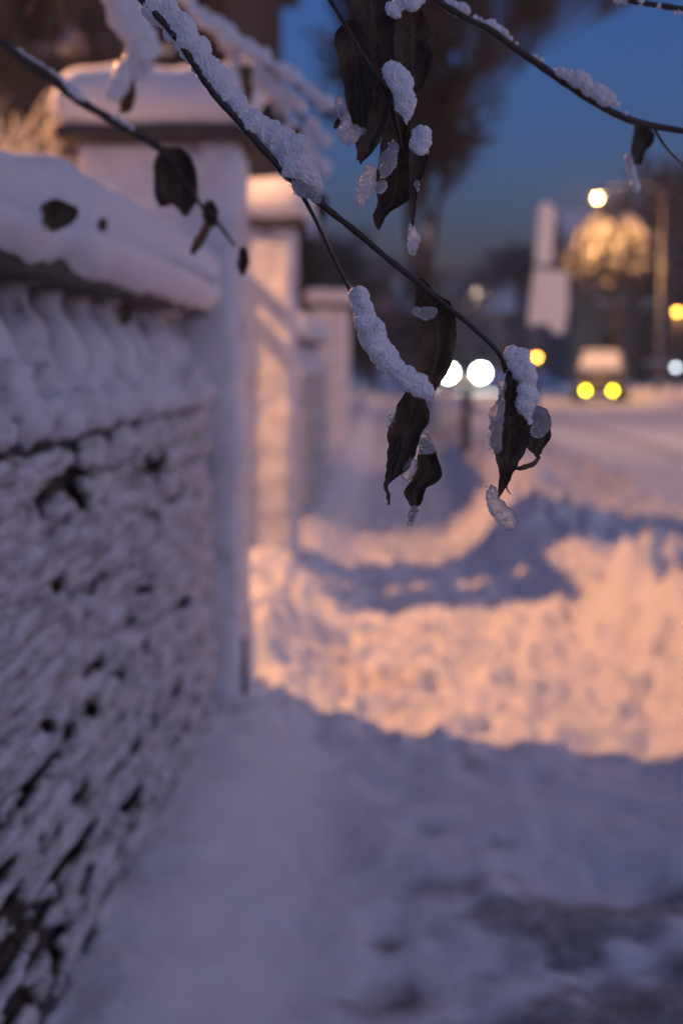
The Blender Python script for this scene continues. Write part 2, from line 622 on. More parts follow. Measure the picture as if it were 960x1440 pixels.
# ------------------------------------------------------------------ garden walls
def snow_roll(name, parent, y0, y1, x0, x1, z0, z1, dy, seed, end0=True, end1=True):
    """rounded loaf of snow lying along a wall"""
    n = max(8, int((y1 - y0) / dy)); m_ = 28
    yy = np.linspace(y0, y1, n)
    th = np.linspace(0, 2 * math.pi, m_)
    Yg, T = np.meshgrid(yy, th, indexing='ij')
    c, s = np.cos(T), np.sin(T)
    pw = .62
    cx, cz = (x0 + x1) / 2, z0 + (z1 - z0) * .42
    rx = (x1 - x0) / 2
    k = np.ones_like(Yg)
    rr = (x1 - x0) * .22
    if end1:
        t = np.clip((Yg - (y1 - rr)) / rr, 0, 1); k = k * np.sqrt(np.clip(1 - t ** 2.4, 0, 1))
    if end0:
        t = np.clip(((y0 + rr) - Yg) / rr, 0, 1); k = k * np.sqrt(np.clip(1 - t ** 2.4, 0, 1))
    nz = fbm(Yg * 2.3, T * .7, 0, seed, 4) - .5
    nz2 = fbm(Yg * 9, c * 2 + 5, s * 2, seed + 3, 3) - .5
    up = np.where(s > 0, (z1 - cz) * (1 + nz * .22), (cz - z0) * (1 + nz2 * .75))
    X = cx + np.sign(c) * np.abs(c) ** pw * rx * (1 + nz * .12) * (.25 + .75 * k) + nz2 * .018
    Z = cz + np.sign(s) * np.abs(s) ** pw * up * (.12 + .88 * k) + nz2 * .016
    V = np.stack([X, Yg, Z], -1)
    o = grid_obj(name, V, M['snow'], parent)
    bm = bmesh.new(); bm.from_mesh(o.data)
    bmesh.ops.remove_doubles(bm, verts=bm.verts, dist=1e-5)
    bmesh.ops.holes_fill(bm, edges=[e for e in bm.edges if e.is_boundary], sides=0)
    bmesh.ops.recalc_face_normals(bm, faces=bm.faces)
    for f in bm.faces: f.smooth = True
    bm.to_mesh(o.data); bm.free()
    return o


WX = -.624           # street face of the wall
brick_meshes = []
for k in range(4):
    bm = bmesh.new()
    bmesh.ops.create_cube(bm, size=1)
    rs = np.random.RandomState(k)
    for v in bm.verts:
        v.co = (v.co.x * .10 + rs.uniform(-.004, .004), v.co.y * .240 + rs.uniform(-.005, .005), v.co.z * .066 + rs.uniform(-.003, .003))
    bmesh.ops.bevel(bm, geom=bm.edges[:], offset=.007, segments=1, affect='EDGES')
    me = bpy.data.meshes.new('brick'); bm.to_mesh(me); bm.free()
    me.materials.append(M['brick'])
    brick_meshes.append(me)

bal_meshes = []
for k in range(4):
    prof = [(.098, 0), (.104, .012), (.112, .04), (.114, .07), (.112, .10), (.104, .13), (.096, .16), (.09, .19), (.076, .215), (.056, .24), (.050, .26), (.058, .285)]
    bal = MB().lathe((0, 0, 0), prof, 18)
    v = np.array(bal.v)
    f_ = 1 + .42 * (fbm(v[:, 0] * 14, v[:, 1] * 14, v[:, 2] * 14, 90 + k, 4) - .5)
    v[:, 0] *= f_; v[:, 1] *= f_
    me = bpy.data.meshes.new('baluster'); me.from_pydata(v.tolist(), [], bal.f)
    me.polygons.foreach_set('use_smooth', [True] * len(me.polygons)); me.materials.append(M['plaster'])
    bal_meshes.append(me)


def garden_wall(y0, y1, label, bricks, dy):
    w_ = thing('garden_wall', (WX - .12, y0, 0), label, 'wall', 'garden walls along the walk')
    MB().box(WX - .24, WX - .028, y0, y1, -.3, 1.026).build('core', M['mortar'], w_)
    if bricks:
        z, row = -.005, 0
        while z < .98:
            yy = y0 + (.06 if row % 2 else -.06)
            while yy < y1 - .02:
                if yy + .13 > y0:
                    o = bpy.data.objects.new('brick', random.choice(brick_meshes))
                    link(o, w_)
                    o.location = Vector((WX - .052 + random.uniform(-.006, .006), min(yy + .125, y1 - .125), z + .035)) - wl(w_)
                    o.rotation_euler = (random.uniform(-.01, .01), random.uniform(-.01, .01), random.uniform(-.012, .012))
                yy += .25
            z += .0775; row += 1
    MB().box(WX - .27, WX + .012, y0, y1, 1.028, 1.062).build('ledge', M['stone'], w_, bevel=.01)
    MB().box(WX - .25, WX - .16, y0, y1, 1.065, 1.345).build('dark_backing', M['stone'], w_)  # dark sheet added behind the balusters so their gaps stay dark
    MB().box(WX - .29, WX + .025, y0, y1, 1.348, 1.392).build('coping', M['stone'], w_, bevel=.01)
    nb = int((y1 - y0 - .05) / .27)
    for k in range(nb):
        o = link(bpy.data.objects.new('baluster', random.choice(bal_meshes)), w_)
        o.location = Vector((WX - .105, y1 - .17 - k * .27, 1.061)) - wl(w_)
        o.rotation_euler = (0, 0, random.uniform(0, 6.28))
    # snow packed between the balusters, on the ledge
    rs = np.random.RandomState(int(y0 * 10) + 50)
    balls = []
    for k in range(nb + 1):
        yc = y1 - .035 - k * .27
        h = rs.uniform(.5, 1)
        balls += [(WX - .07, yc, 1.075 + .04 * h, .075), (WX - .10, yc + rs.uniform(-.03, .03), 1.12 + .04 * h, .05 + .02 * h)]
        balls += [(WX + .005, yc + .135 + rs.uniform(-.04, .04), 1.095, .05), (WX - .0, yc + .05, 1.10, .05), (WX - .0, yc - .06, 1.095, .045), (WX - .02, yc + .135 + rs.uniform(-.05, .05), 1.15, .05)]
    blob('packed_snow', balls, M['plaster'], w_, .014, (.05, .05), (.03, .018))
    # crust of blown snow on the street face, with holes along the courses
    ny, nz_ = int((y1 - y0) / dy), int(1.0 / (dy * .6))
    Yg, Zg = np.meshgrid(np.linspace(y0, y1 - .01, ny), np.linspace(-.05, 1.038, nz_), indexing='ij')
    a = fbm(Yg * 3.4, Zg * 24, 0, 21, 4)
    fine = fbm(Yg * 11, Zg * 44, 0, 25, 3)
    course = np.exp(-(((Zg + .042) / .0775 - np.round((Zg + .042) / .0775)) / .26) ** 2)
    low = sst(.62, .05, Zg) * sst(4.4, 2.3, Yg)
    s = a * .55 + fine * .45 + .07 * course + .125 * low + .015 * sst(.8, .3, Zg) - .012
    for cy, cz, ry, rz in ((2.55, .955, .16, .045), (2.38, .93, .06, .05), (3.52, .93, .20, .04), (3.35, .955, .08, .03)):
        s = s + .30 * np.exp(-((Yg - cy) / ry) ** 2 - ((Zg - cz) / rz) ** 2) * (.4 + 1.2 * fine)
    thick = .018 + .075 * (fbm(Yg * 3.6, Zg * 16, 0, 31, 5) - .42) - .05 * np.clip(s - .50, 0, 1) + .02 * (fine - .5) - .012 * course
    X = WX + np.maximum(thick, -.004)
    keep = ((s[:-1, :-1] + s[1:, 1:] + s[1:, :-1] + s[:-1, 1:]) / 4 < .612)
    o = grid_obj('snow_crust', np.stack([X, Yg, Zg], -1), M['crust'], w_, keep)
    sm = o.modifiers.new('thick', 'SOLIDIFY'); sm.thickness = .02; sm.offset = -1
    return w_


W1 = garden_wall(-1.0, 4.63, 'snow-plastered brick and baluster wall at the left, nearest the camera', True, .011)
snow_roll('snow_cap', W1, 2.52, 4.63, WX - .34, WX + .078, 1.356, 1.595, .02, 41, True, True)
snow_roll('snow_cap', W1, -1.0, 2.50, WX - .34, WX + .070, 1.358, 1.545, .02, 47, True, True)
W2 = garden_wall(9.6, 13.9, 'short distant snow-capped wall between the second and third pillars', False, .04)
snow_roll('snow_cap', W2, 9.6, 13.9, WX - .34, WX + .075, 1.352, 1.57, .05, 43, True, True)


# ------------------------------------------------------------------ pillars
def sub_box(x0, x1, y0, y1, z0, z1, step, amp, fr, seed, rnd=.03):
    """subdivided box, edges rounded, surface uneven"""
    bm = bmesh.new()
    bmesh.ops.create_cube(bm, size=1)
    c = Vector(((x0 + x1) / 2, (y0 + y1) / 2, (z0 + z1) / 2)); d = Vector((x1 - x0, y1 - y0, z1 - z0))
    for v in bm.verts:
        v.co = Vector((v.co.x * d.x, v.co.y * d.y, v.co.z * d.z))
    for ax in range(3):
        n = int(d[ax] / step)
        for k in range(1, n):
            no = Vector((0, 0, 0)); no[ax] = 1
            bmesh.ops.bisect_plane(bm, geom=bm.verts[:] + bm.edges[:] + bm.faces[:], plane_co=no * (-d[ax] / 2 + d[ax] * k / n), plane_no=no)
    co = np.array([v.co[:] for v in bm.verts])
    h = np.array(d) / 2
    inner = np.clip(co, -(h - rnd), h - rnd)
    dv = co - inner
    ln = np.linalg.norm(dv, axis=1, keepdims=True)
    co2 = inner + dv / np.maximum(ln, 1e-9) * rnd
    nn = dv / np.maximum(ln, 1e-9)
    wv_ = co2 + np.array(c)
    f = fbm(wv_[:, 0] * fr, wv_[:, 1] * fr, wv_[:, 2] * fr, seed, 4) - .5
    f = f + .35 * (fbm(wv_[:, 0] * fr * 4, wv_[:, 1] * fr * 4, wv_[:, 2] * fr * 4, seed + 9, 3) - .5)
    co3 = wv_ + nn * (f * amp)[:, None]
    fc = [[v.index for v in q.verts] for q in bm.faces]
    bm.verts.index_update()
    bm.free()
    return co3, fc


def pillar(y0, label, seed, lod=.03):
    x0, x1, dep = -1.05, -.50, .42
    t = thing('gate_pillar', ((x0 + x1) / 2, y0 + dep / 2, 0), label, 'pillar', 'snow-capped gate pillars')
    v, f = sub_box(x0, x1, y0, y0 + dep, -.3, 1.95, lod, .05, 4, seed, .045)
    mesh('shaft', v, f, M['plaster'], t)
    MB().box(x0 - .055, x1 + .055, y0 - .055, y0 + dep + .055, 1.942, 1.985).build('cap_stone', M['stone'], t, bevel=.008)
    v, f = sub_box(x0 - .085, x1 + .085, y0 - .085, y0 + dep + .085, 1.958, 2.195, lod, .06, 3.2, seed + 4, .115)
    mesh('snow_cap', v, f, M['snow'], t)
    return t


P1 = pillar(4.65, 'large snow-capped gate pillar in shade, nearest the camera', 61)
P2 = pillar(7.60, 'second gate pillar, its front lit orange by lamplight', 66)
P3 = pillar(19.0, 'smallest gate pillar, farthest down the walk, in grey shade', 71, .06)
MB().box(-.515, -.485, 4.70, 4.735, -.02, .22).build('dark_slot', M['dark_steel'], P1, bevel=.004)  # thin dark box standing in for the dark slot at the pillar foot


# unseen gate leaf, added to shadow the walk and the second pillar's front
GT = thing('shadow_gate', (-.95, 7.2, gz(-.95, 7.2)), 'narrow wooden gate leaf added unseen beside the second pillar to cast shadow', 'gate')
for k in range(5):
    y_ = 6.90 + k * .094
    MB().box(-.965, -.94, y_, y_ + .088, .02, 1.80 + .02 * math.sin(k)).build('board', M['stone'], GT)
MB().box(-.97, -.935, 7.50, 7.56, .0, 1.86).build('hinge_stile', M['stone'], GT)
for z_ in (.35, 1.62):
    MB().box(-1.0, -.968, 6.90, 7.55, z_, z_ + .10).build('rail', M['stone'], GT)
v, f = sub_box(-1.0, -.92, 6.88, 7.57, 1.79, 1.87, .04, .02, 5, 12, .035)
mesh('snow_cap', v, f, M['snow'], GT)


# ------------------------------------------------------------------ bare trees
def branch_tree(base_, h, seed, spread=1.0, depth=5, r0=.16, nb=3, droop=0.0, twig_n=4, trunk_frac=.28, minr=.006):
    rs = random.Random(seed)
    trunk, crown = MB(), MB()

    def grow(p, d, ln, r, lev):
        pts, rad = [p], [r]
        q, dd = p.copy(), d.copy()
        ns = 4 if lev < 2 else 3
        for k in range(ns):
            dd = (dd + Vector((rs.gauss(0, .16), rs.gauss(0, .16), rs.gauss(.04 - droop * lev * .18, .10)))).normalized()
            q = q + dd * ln / ns
            pts.append(q.copy()); rad.append(max(minr, r * (1 - .42 * (k + 1) / ns)))
        (trunk if lev < 2 else crown).tube(pts, rad, 7 if lev < 2 else 3, lev < 2)
        if lev >= depth:
            return
        n = nb if lev < 2 else twig_n
        for k in range(n):
            f = rs.uniform(.35, 1.0) if k else 1.0
            i = min(len(pts) - 1, max(1, int(round(f * ns))))
            ax = Vector((rs.gauss(0, 1), rs.gauss(0, 1), rs.gauss(0, .5))).normalized()
            nd = (dd + ax * (.75 if k else .35) * spread).normalized()
            grow(pts[i], nd, ln * rs.uniform(.58, .78), max(minr, rad[i] * .66), lev + 1)
    grow(Vector(base_), Vector((rs.gauss(0, .03), rs.gauss(0, .03), 1)), h * trunk_frac, r0, 0)
    return trunk, crown


def tree(name, loc, h, label, seed, group, mt='twig', **kw):
    t = thing(name, loc, label, 'tree', group)
    tr, cw = branch_tree((loc[0], loc[1], loc[2] - .1), h, seed, **kw)
    tr.build('trunk', M['tree_bark'], t, True)
    cw.build('crown', M[mt], t, True)
    return t


def tree_copy(src, loc, label, rz, scale):
    n = src.copy(); COL.objects.link(n)
    n.location = loc; n.rotation_euler = (0, 0, rz); n.scale = (scale,) * 3
    n['label'] = label
    for ch in src.children:
        c = ch.copy(); COL.objects.link(c); c.parent = n
    return n


TG = 'bare winter trees along the street'
T1 = tree('street_tree', (.75, 31, 0), 15.5, 'tall bare tree rising in the middle behind the hanging leaves', 11, TG, depth=7, nb=4, twig_n=4, r0=.2, minr=.013, spread=.30, mt='twig_dark')
T5 = tree('garden_tree', (-1.72, 16.6, .1), 9.5, 'slim dark bare tree at the right corner of the brick house', 37, TG, mt='twig_dark', depth=6, nb=4, twig_n=4, r0=.09, minr=.008, spread=.26)
T2 = tree('street_tree', (10.6, 56, .2), 13, 'broad dark tree at the right behind the tall street lamp', 19, TG, depth=6, nb=4, twig_n=4, r0=.24, minr=.02, spread=1.1)
T3 = tree('garden_tree', (-1.9, 31, .1), 8.5, 'low dense tree behind the farthest pillar', 23, TG, mt='twig_dark', depth=6, nb=4, twig_n=4, r0=.14, minr=.014, spread=1.25, trunk_frac=.2)
T4 = thing('lamplit_tree', (7.85, 47, .2), 'small weeping tree with snow-loaded drooping branches lit gold by the street lamp', 'tree', TG)
rt = random.Random(5)
MB().tube([(7.95, 47, -.1), (7.9, 47, 2.0), (7.82, 47, 4.0), (7.8, 47, 5.3)], [.13, .11, .09, .06], 9).build('trunk', M['tree_bark'], T4, True)
cw = MB()
for k in range(64):
    a = rt.uniform(0, 6.283); rr_ = rt.uniform(.7, 1.75); z0 = rt.uniform(4.6, 5.3); top = z0 + rt.uniform(.35, .8)
    ca, sa = math.cos(a), math.sin(a)
    pts = [(7.8, 47, z0), (7.8 + ca * rr_ * .4, 47 + sa * rr_ * .4, top), (7.8 + ca * rr_ * .85, 47 + sa * rr_ * .85, top - .15), (7.8 + ca * rr_ * 1.02, 47 + sa * rr_ * 1.02, top - rt.uniform(.7, 1.9))]
    q = cr(pts, 5)
    cw.tube([tuple(p) for p in q], [.035 + .018 * math.sin(i_ * 1.7 + k) for i_ in range(len(q))], 5)
    for _ in range(7):
        b0_ = q[rt.randint(5, len(q) - 1)]
        d = Vector((rt.gauss(0, .22), rt.gauss(0, .22), -rt.uniform(.15, .55)))
        m1 = Vector(b0_) + d * .5 + Vector((rt.gauss(0, .08), rt.gauss(0, .08), .06))
        cw.tube([tuple(b0_), tuple(m1), tuple(Vector(b0_) + d)], [.03, .034, .014], 4)
cw.build('crown', M['twig_heavy'], T4, True)
for (x, y, lab, rz, s, src) in (
        (13.2, 60, 'tall dark tree at the far right edge', 1.2, 1.0, T2), (11.5, 96, 'far tree beyond the parked car', 2.2, .95, T2),
        (1.8, 118, 'far tree behind the middle tree', .6, 1.05, T2), (-1.2, 78, 'far tree between the third pillar and the middle tree', 3.3, .9, T2),
        (11.2, 110, 'farthest tree at the street end', 4.4, 1.15, T2), (-3.6, 44, 'garden tree beside the brick house', 2.0, 1.2, T3),
        (-.3, 52, 'low tree behind the oncoming car, to its left', 4.2, 1.0, T3)):
    tree_copy(src, (x, y, .1), lab, rz, s)


# ------------------------------------------------------------------ houses
def window(parent, xc, yf, z0, z1, wdt, sill=True):
    f = MB()
    a = .07
    f.box(xc - wdt / 2, xc - wdt / 2 + a, yf - .06, yf + .02, z0, z1)
    f.box(xc + wdt / 2 - a, xc + wdt / 2, yf - .06, yf + .02, z0, z1)
    f.box(xc - wdt / 2 + a, xc + wdt / 2 - a, yf - .06, yf + .02, z1 - a, z1)
    f.box(xc - wdt / 2 + a, xc + wdt / 2 - a, yf - .06, yf + .02, z0, z0 + a)
    f.box(xc - wdt / 2 + a, xc + wdt / 2 - a, yf - .05, yf + .015, (z0 + z1) / 2 - .025, (z0 + z1) / 2 + .025)
    wn = f.build('window', M['white_wood'], parent)
    MB().box(xc - wdt / 2 + a, xc + wdt / 2 - a, yf - .02, yf + .01, z0 + a, z1 - a).build('pane', M['pane'], wn)
    if sill:
        v, fc = sub_box(xc - wdt / 2 - .12, xc + wdt / 2 + .12, yf - .24, yf + .02, z0 - .14, z0 - .003, .08, .03, 3, int(xc * 7) % 40, .05)
        mesh('snowy_sill', v, fc, M['snow'], wn)
    return wn


def house(loc, wdt, dep, h, roof_h, label, wall_mat, wins, name='house', ridge='x'):
    x0, x1, y0, y1 = loc[0] - wdt / 2, loc[0] + wdt / 2, loc[1], loc[1] + dep
    t = thing(name, (loc[0], loc[1] + dep / 2, loc[2]), label, 'house')
    MB().box(x0, x1, y0, y1, -.3, h).build('wall', M[wall_mat], t)
    e = .35
    if ridge == 'x':
        ym = (y0 + y1) / 2
        v = [(x0 - e, y0 - e, h), (x1 + e, y0 - e, h), (x1 + e, y1 + e, h), (x0 - e, y1 + e, h), (x0 - e, ym, h + roof_h), (x1 + e, ym, h + roof_h)]
        f = [(0, 1, 5, 4), (2, 3, 4, 5), (1, 2, 5), (3, 0, 4), (3, 2, 1, 0)]
    else:
        xm = (x0 + x1) / 2
        v = [(x0 - e, y0 - e, h), (x1 + e, y0 - e, h), (x1 + e, y1 + e, h), (x0 - e, y1 + e, h), (xm, y0 - e, h + roof_h), (xm, y1 + e, h + roof_h)]
        f = [(0, 4, 5, 3), (1, 2, 5, 4), (0, 1, 4), (2, 3, 5), (3, 2, 1, 0)]
    rf = mesh('roof', v, f, M['slate'], t, False)
    # snow blanket on the slopes
    vs = [Vector(q) + Vector((0, 0, .13)) for q in v]
    vlow = [Vector(q) + Vector((0, 0, .012)) for q in v]
    faces = f[:2]
    sv_, sf = [], []
    for q in faces:
        o = len(sv_)
        sv_ += [vs[i] for i in q] + [vlow[i] for i in q]
        n = len(q)
        sf.append(tuple(o + i for i in range(n)))
        sf += [(o + i, o + n + i, o + n + (i + 1) % n, o + (i + 1) % n) for i in range(n)]
    mesh('roof_snow', sv_, sf, M['snow'], rf, False)
    cx = x0 + wdt * .3
    cy = (y0 + y1) / 2
    MB().box(cx - .3, cx + .3, cy - .3, cy + .3, h + roof_h * .5, h + roof_h + .9).build('chimney', M[wall_mat], rf)
    for xc, z0, z1, ww in wins:
        window(t, xc, y0 - .005, z0, z1, ww)
    return t


H1 = house((-6.2, 18, 0), 8.3, 9.5, 8.2, 2.6, 'dark brick house with white-framed windows behind the nearest pillar', 'house_brick',
           [(-3.62, 5.38, 7.1, .95), (-5.65, 4.8, 6.6, 1.1), (-3.7, 1.6, 3.4, .9), (-7.6, 4.8, 6.6, 1.1), (-5.65, 1.6, 3.4, 1.1)])
# string course with snow, and a porch rail under the upper window
v, f = sub_box(-10.2, -3.95, 17.78, 18.02, 4.02, 4.16, .12, .05, 2, 5, .05)
mesh('snowy_string_course', v, f, M['snow'], H1)
pr = MB()
for k in range(9):
    pr.box(-4.42 + k * .2, -4.38 + k * .2, 17.35, 17.39, 4.1, 4.95)
pr.box(-4.5, -2.7, 17.32, 17.42, 4.95, 5.02)
pr.box(-4.5, -2.7, 17.3, 17.98, 4.02, 4.10)
pr.build('balcony_rail', M['render'], H1)
v, f = sub_box(-4.55, -2.65, 17.27, 17.47, 5.02, 5.14, .08, .04, 3, 8, .05)
mesh('rail_snow', v, f, M['snow'], H1)
H2 = house((13.4, 62, .2), 9.5, 9, 5.6, 2.6, 'dark house in the right background behind the parked car', 'render',
           [(10.2, 1.2, 2.6, 1.2), (12.2, 1.2, 2.6, 1.2), (10.2, 3.9, 5.1, 1.1), (12.2, 3.9, 5.1, 1.1), (14.6, 3.9, 5.1, 1.1), (15.6, 1.2, 2.6, 1.2)])
H3 = house((-7.5, 52, .1), 9, 9, 5.4, 2.8, 'grey house far down the left side beyond the brick house', 'render',
           [(-4.4, 1.2, 2.6, 1.2), (-6.4, 1.2, 2.6, 1.2), (-4.4, 3.8, 5.0, 1.1), (-6.4, 3.8, 5.0, 1.1), (-8.6, 3.8, 5.0, 1.1)])
H4 = house((8.4, 128, .1), 14, 10, 5.6, 3, 'low house closing the far end of the street', 'render',
           [(3.4, 1.2, 2.6, 1.4), (6.4, 1.2, 2.6, 1.4), (9.4, 1.2, 2.6, 1.4), (12.4, 1.2, 2.6, 1.4)])


# ------------------------------------------------------------------ street lamps
def point(name, loc, col, energy, radius, parent):
    l = bpy.data.lights.new(name, 'POINT')
    l.color = col; l.energy = energy; l.shadow_soft_size = radius
    o = bpy.data.objects.new(name, l); link(o, parent)
    o.location = Vector(loc) - wl(parent)
    return o


def street_lamp(foot, head, label, glass, r, energy, col, arm=True):
    t = thing('street_lamp', (foot[0], foot[1], gz(foot[0], foot[1])), label, 'street lamp', 'street lamps down the road')
    f = Vector((foot[0], foot[1], -.2)); hd = Vector(head)
    pole = MB().tube([f, (f.x, f.y, 1.1), (f.x, f.y, 1.15), (f.x, f.y, hd.z + .25)], [.10, .10, .075, .05], 10)
    pole.build('pole', M['steel'], t, True)
    pts = cr([(f.x, f.y, hd.z + .18), (f.x + (hd.x - f.x) * .35, f.y, hd.z + .42), tuple(hd + Vector((0, 0, .22)))], 5)
    MB().tube(pts, .03, 8).build('arm', M['steel'], t, True)
    lh = MB().lathe((hd.x, hd.y, hd.z), [(.16, .02), (.22, .05), (.2, .14), (.1, .2), (.04, .24)], 14)
    h_ = lh.build('lamp_head', M['steel'], t, True)
    iv, fi = ico(2)
    mesh('lamp_glass', iv * np.array((r, r, r * .72)) + np.array((hd.x, hd.y, hd.z - r * .5)), fi, M[glass], h_)
    if energy:
        point('lamp_light', hd - Vector((0, 0, r * 1.6)), col, energy, r, t)
    return t


WARM = (1, .46, .14)
street_lamp((8.82, 44), P(840, 277, 44), 'tall street lamp with its lit head above the golden tree', 'sodium', .09, 240, WARM)
street_lamp((9.3, 112), P(670, 409, 112), 'far pale street lamp above the oncoming headlights', 'pale', .22, 100, (1, .7, .5))
street_lamp((9.2, 22.5), (7.3, 22.5, 7.0), 'street lamp over the near road, out of view at the right', 'sodium', .12, 180, (1, .55, .33))


def wall_lamp(p, label, glass, r, energy=0):
    t = thing('lantern_post', (p.x, p.y, gz(p.x, p.y)), label, 'lantern')
    MB().tube([(p.x, p.y, -.1), (p.x, p.y, p.z - r)], [.05, .035], 8).build('post', M['dark_steel'], t, True)
    iv, fi = ico(2)
    g = mesh('lantern_glass', iv * r + np.array(p), fi, M[glass], t)
    MB().lathe((p.x, p.y, p.z + r * .55), [(r * .95, 0), (r * .6, r * .4), (r * .15, r * .7)], 10).build('lantern_cap', M['dark_steel'], t, True)
    if energy:
        point('lantern_light', p - Vector((0, .02 + r, 0)), WARM, energy, r, t)
    return t


wall_lamp(P(754, 502, 28), 'small orange marker light on a post in front of the road sign', 'orange_far', .06)
wall_lamp(P(952, 438, 49), 'orange lantern glowing at the right edge of the photo', 'orange', .10, 30)
wall_lamp(P(950, 516, 41), 'small white garden light at the right edge, below the orange lantern', 'white_lamp', .08)

# the lamp in the drive, out of frame at the left, that throws the orange light through the gateway
LX, LY, LZ = -3.6, 6.35, 4.35
gl = thing('driveway_lamp', (LX, LY, .1), 'driveway lamp post left of the gateway, out of view', 'street lamp')
MB().tube([(LX, LY, -.1), (LX, LY, .5), (LX, LY, .52), (LX, LY, LZ - .12)], [.07, .07, .045, .04], 10).build('pole', M['dark_steel'], gl, True)
MB().lathe((LX, LY, LZ + .07), [(.2, 0), (.16, .06), (.05, .14)], 14).build('lamp_hood', M['dark_steel'], gl, True)
iv, fi = ico(2)
mesh('lamp_bulb', iv * .05 + np.array((LX, LY, LZ - .03)), fi, M['sodium_near'], gl)
point('lamp_light', (LX + .10, LY, LZ - .05), (1, .44, .17), 275, .045, gl)


# ------------------------------------------------------------------ sign plastered with snow, bollard
sp = thing('road_sign', (P(752, 540, 30).x, 30, gz(3.3, 30)), 'tall snow-plastered road sign on a post, pink in the lamplight', 'road sign')
b0 = P(748, 490, 30)
MB().tube([(b0.x, 30.06, -.1), (b0.x + .12, 30.06, P(765, 285, 30).z - .06)], .045, 8).build('post', M['steel'], sp, True)


def sign_panel(name, pts, mt, seed, y0=29.93, y1=30.0):
    n = len(pts)
    v = [P(x, y, y0) for x, y in pts] + [P(x, y, y0) + Vector((0, y1 - y0, 0)) for x, y in pts]
    f = [tuple(range(n)), tuple(reversed(range(n, 2 * n)))] + [(i, i + n, (i + 1) % n + n, (i + 1) % n) for i in range(n)]
    bm = bmesh.new()
    bv = [bm.verts.new(q - wl(sp)) for q in v]
    for q in f: bm.faces.new([bv[i] for i in q])
    bmesh.ops.recalc_face_normals(bm, faces=bm.faces)
    me = bpy.data.meshes.new(name); bm.to_mesh(me); bm.free()
    me.materials.append(mt)
    return link(bpy.data.objects.new(name, me), sp)


up = [(757, 292), (763, 284), (772, 284), (780, 293), (777, 372), (751, 372)]
lo = [(750, 377), (798, 381), (799, 430), (792, 470), (778, 468), (770, 455), (741, 458)]
for pts in (up, lo):
    cx = sum(p[0] for p in pts) / len(pts); cy = sum(p[1] for p in pts) / len(pts)
    sign_panel('sign_plate', [(cx + (x - cx) * .94, cy + (y - cy) * .97) for x, y in pts], M['steel'], 1)
    o = sign_panel('plastered_snow', pts, M['snow'], 2, 29.86, 29.925)
    bv = o.modifiers.new('bevel', 'BEVEL'); bv.width = .03; bv.segments = 3

bx, by = .98, 16.2
bo = thing('bollard', (bx, by, gz(bx, by)), 'slim dark post standing in the snow beside the walk', 'bollard')
MB().lathe((bx, by, -.1), [(.055, 0), (.055, .8), (.065, .82), (.065, .9), (.055, .92), (.055, .98), (.035, 1.02)], 12).build('post', M['dark_steel'], bo, True)
v, f = sub_box(bx - .06, bx + .06, by - .06, by + .06, .915, .965, .02, .02, 9, 3, .025)
mesh('snow_cap', v, f, M['snow'], bo)


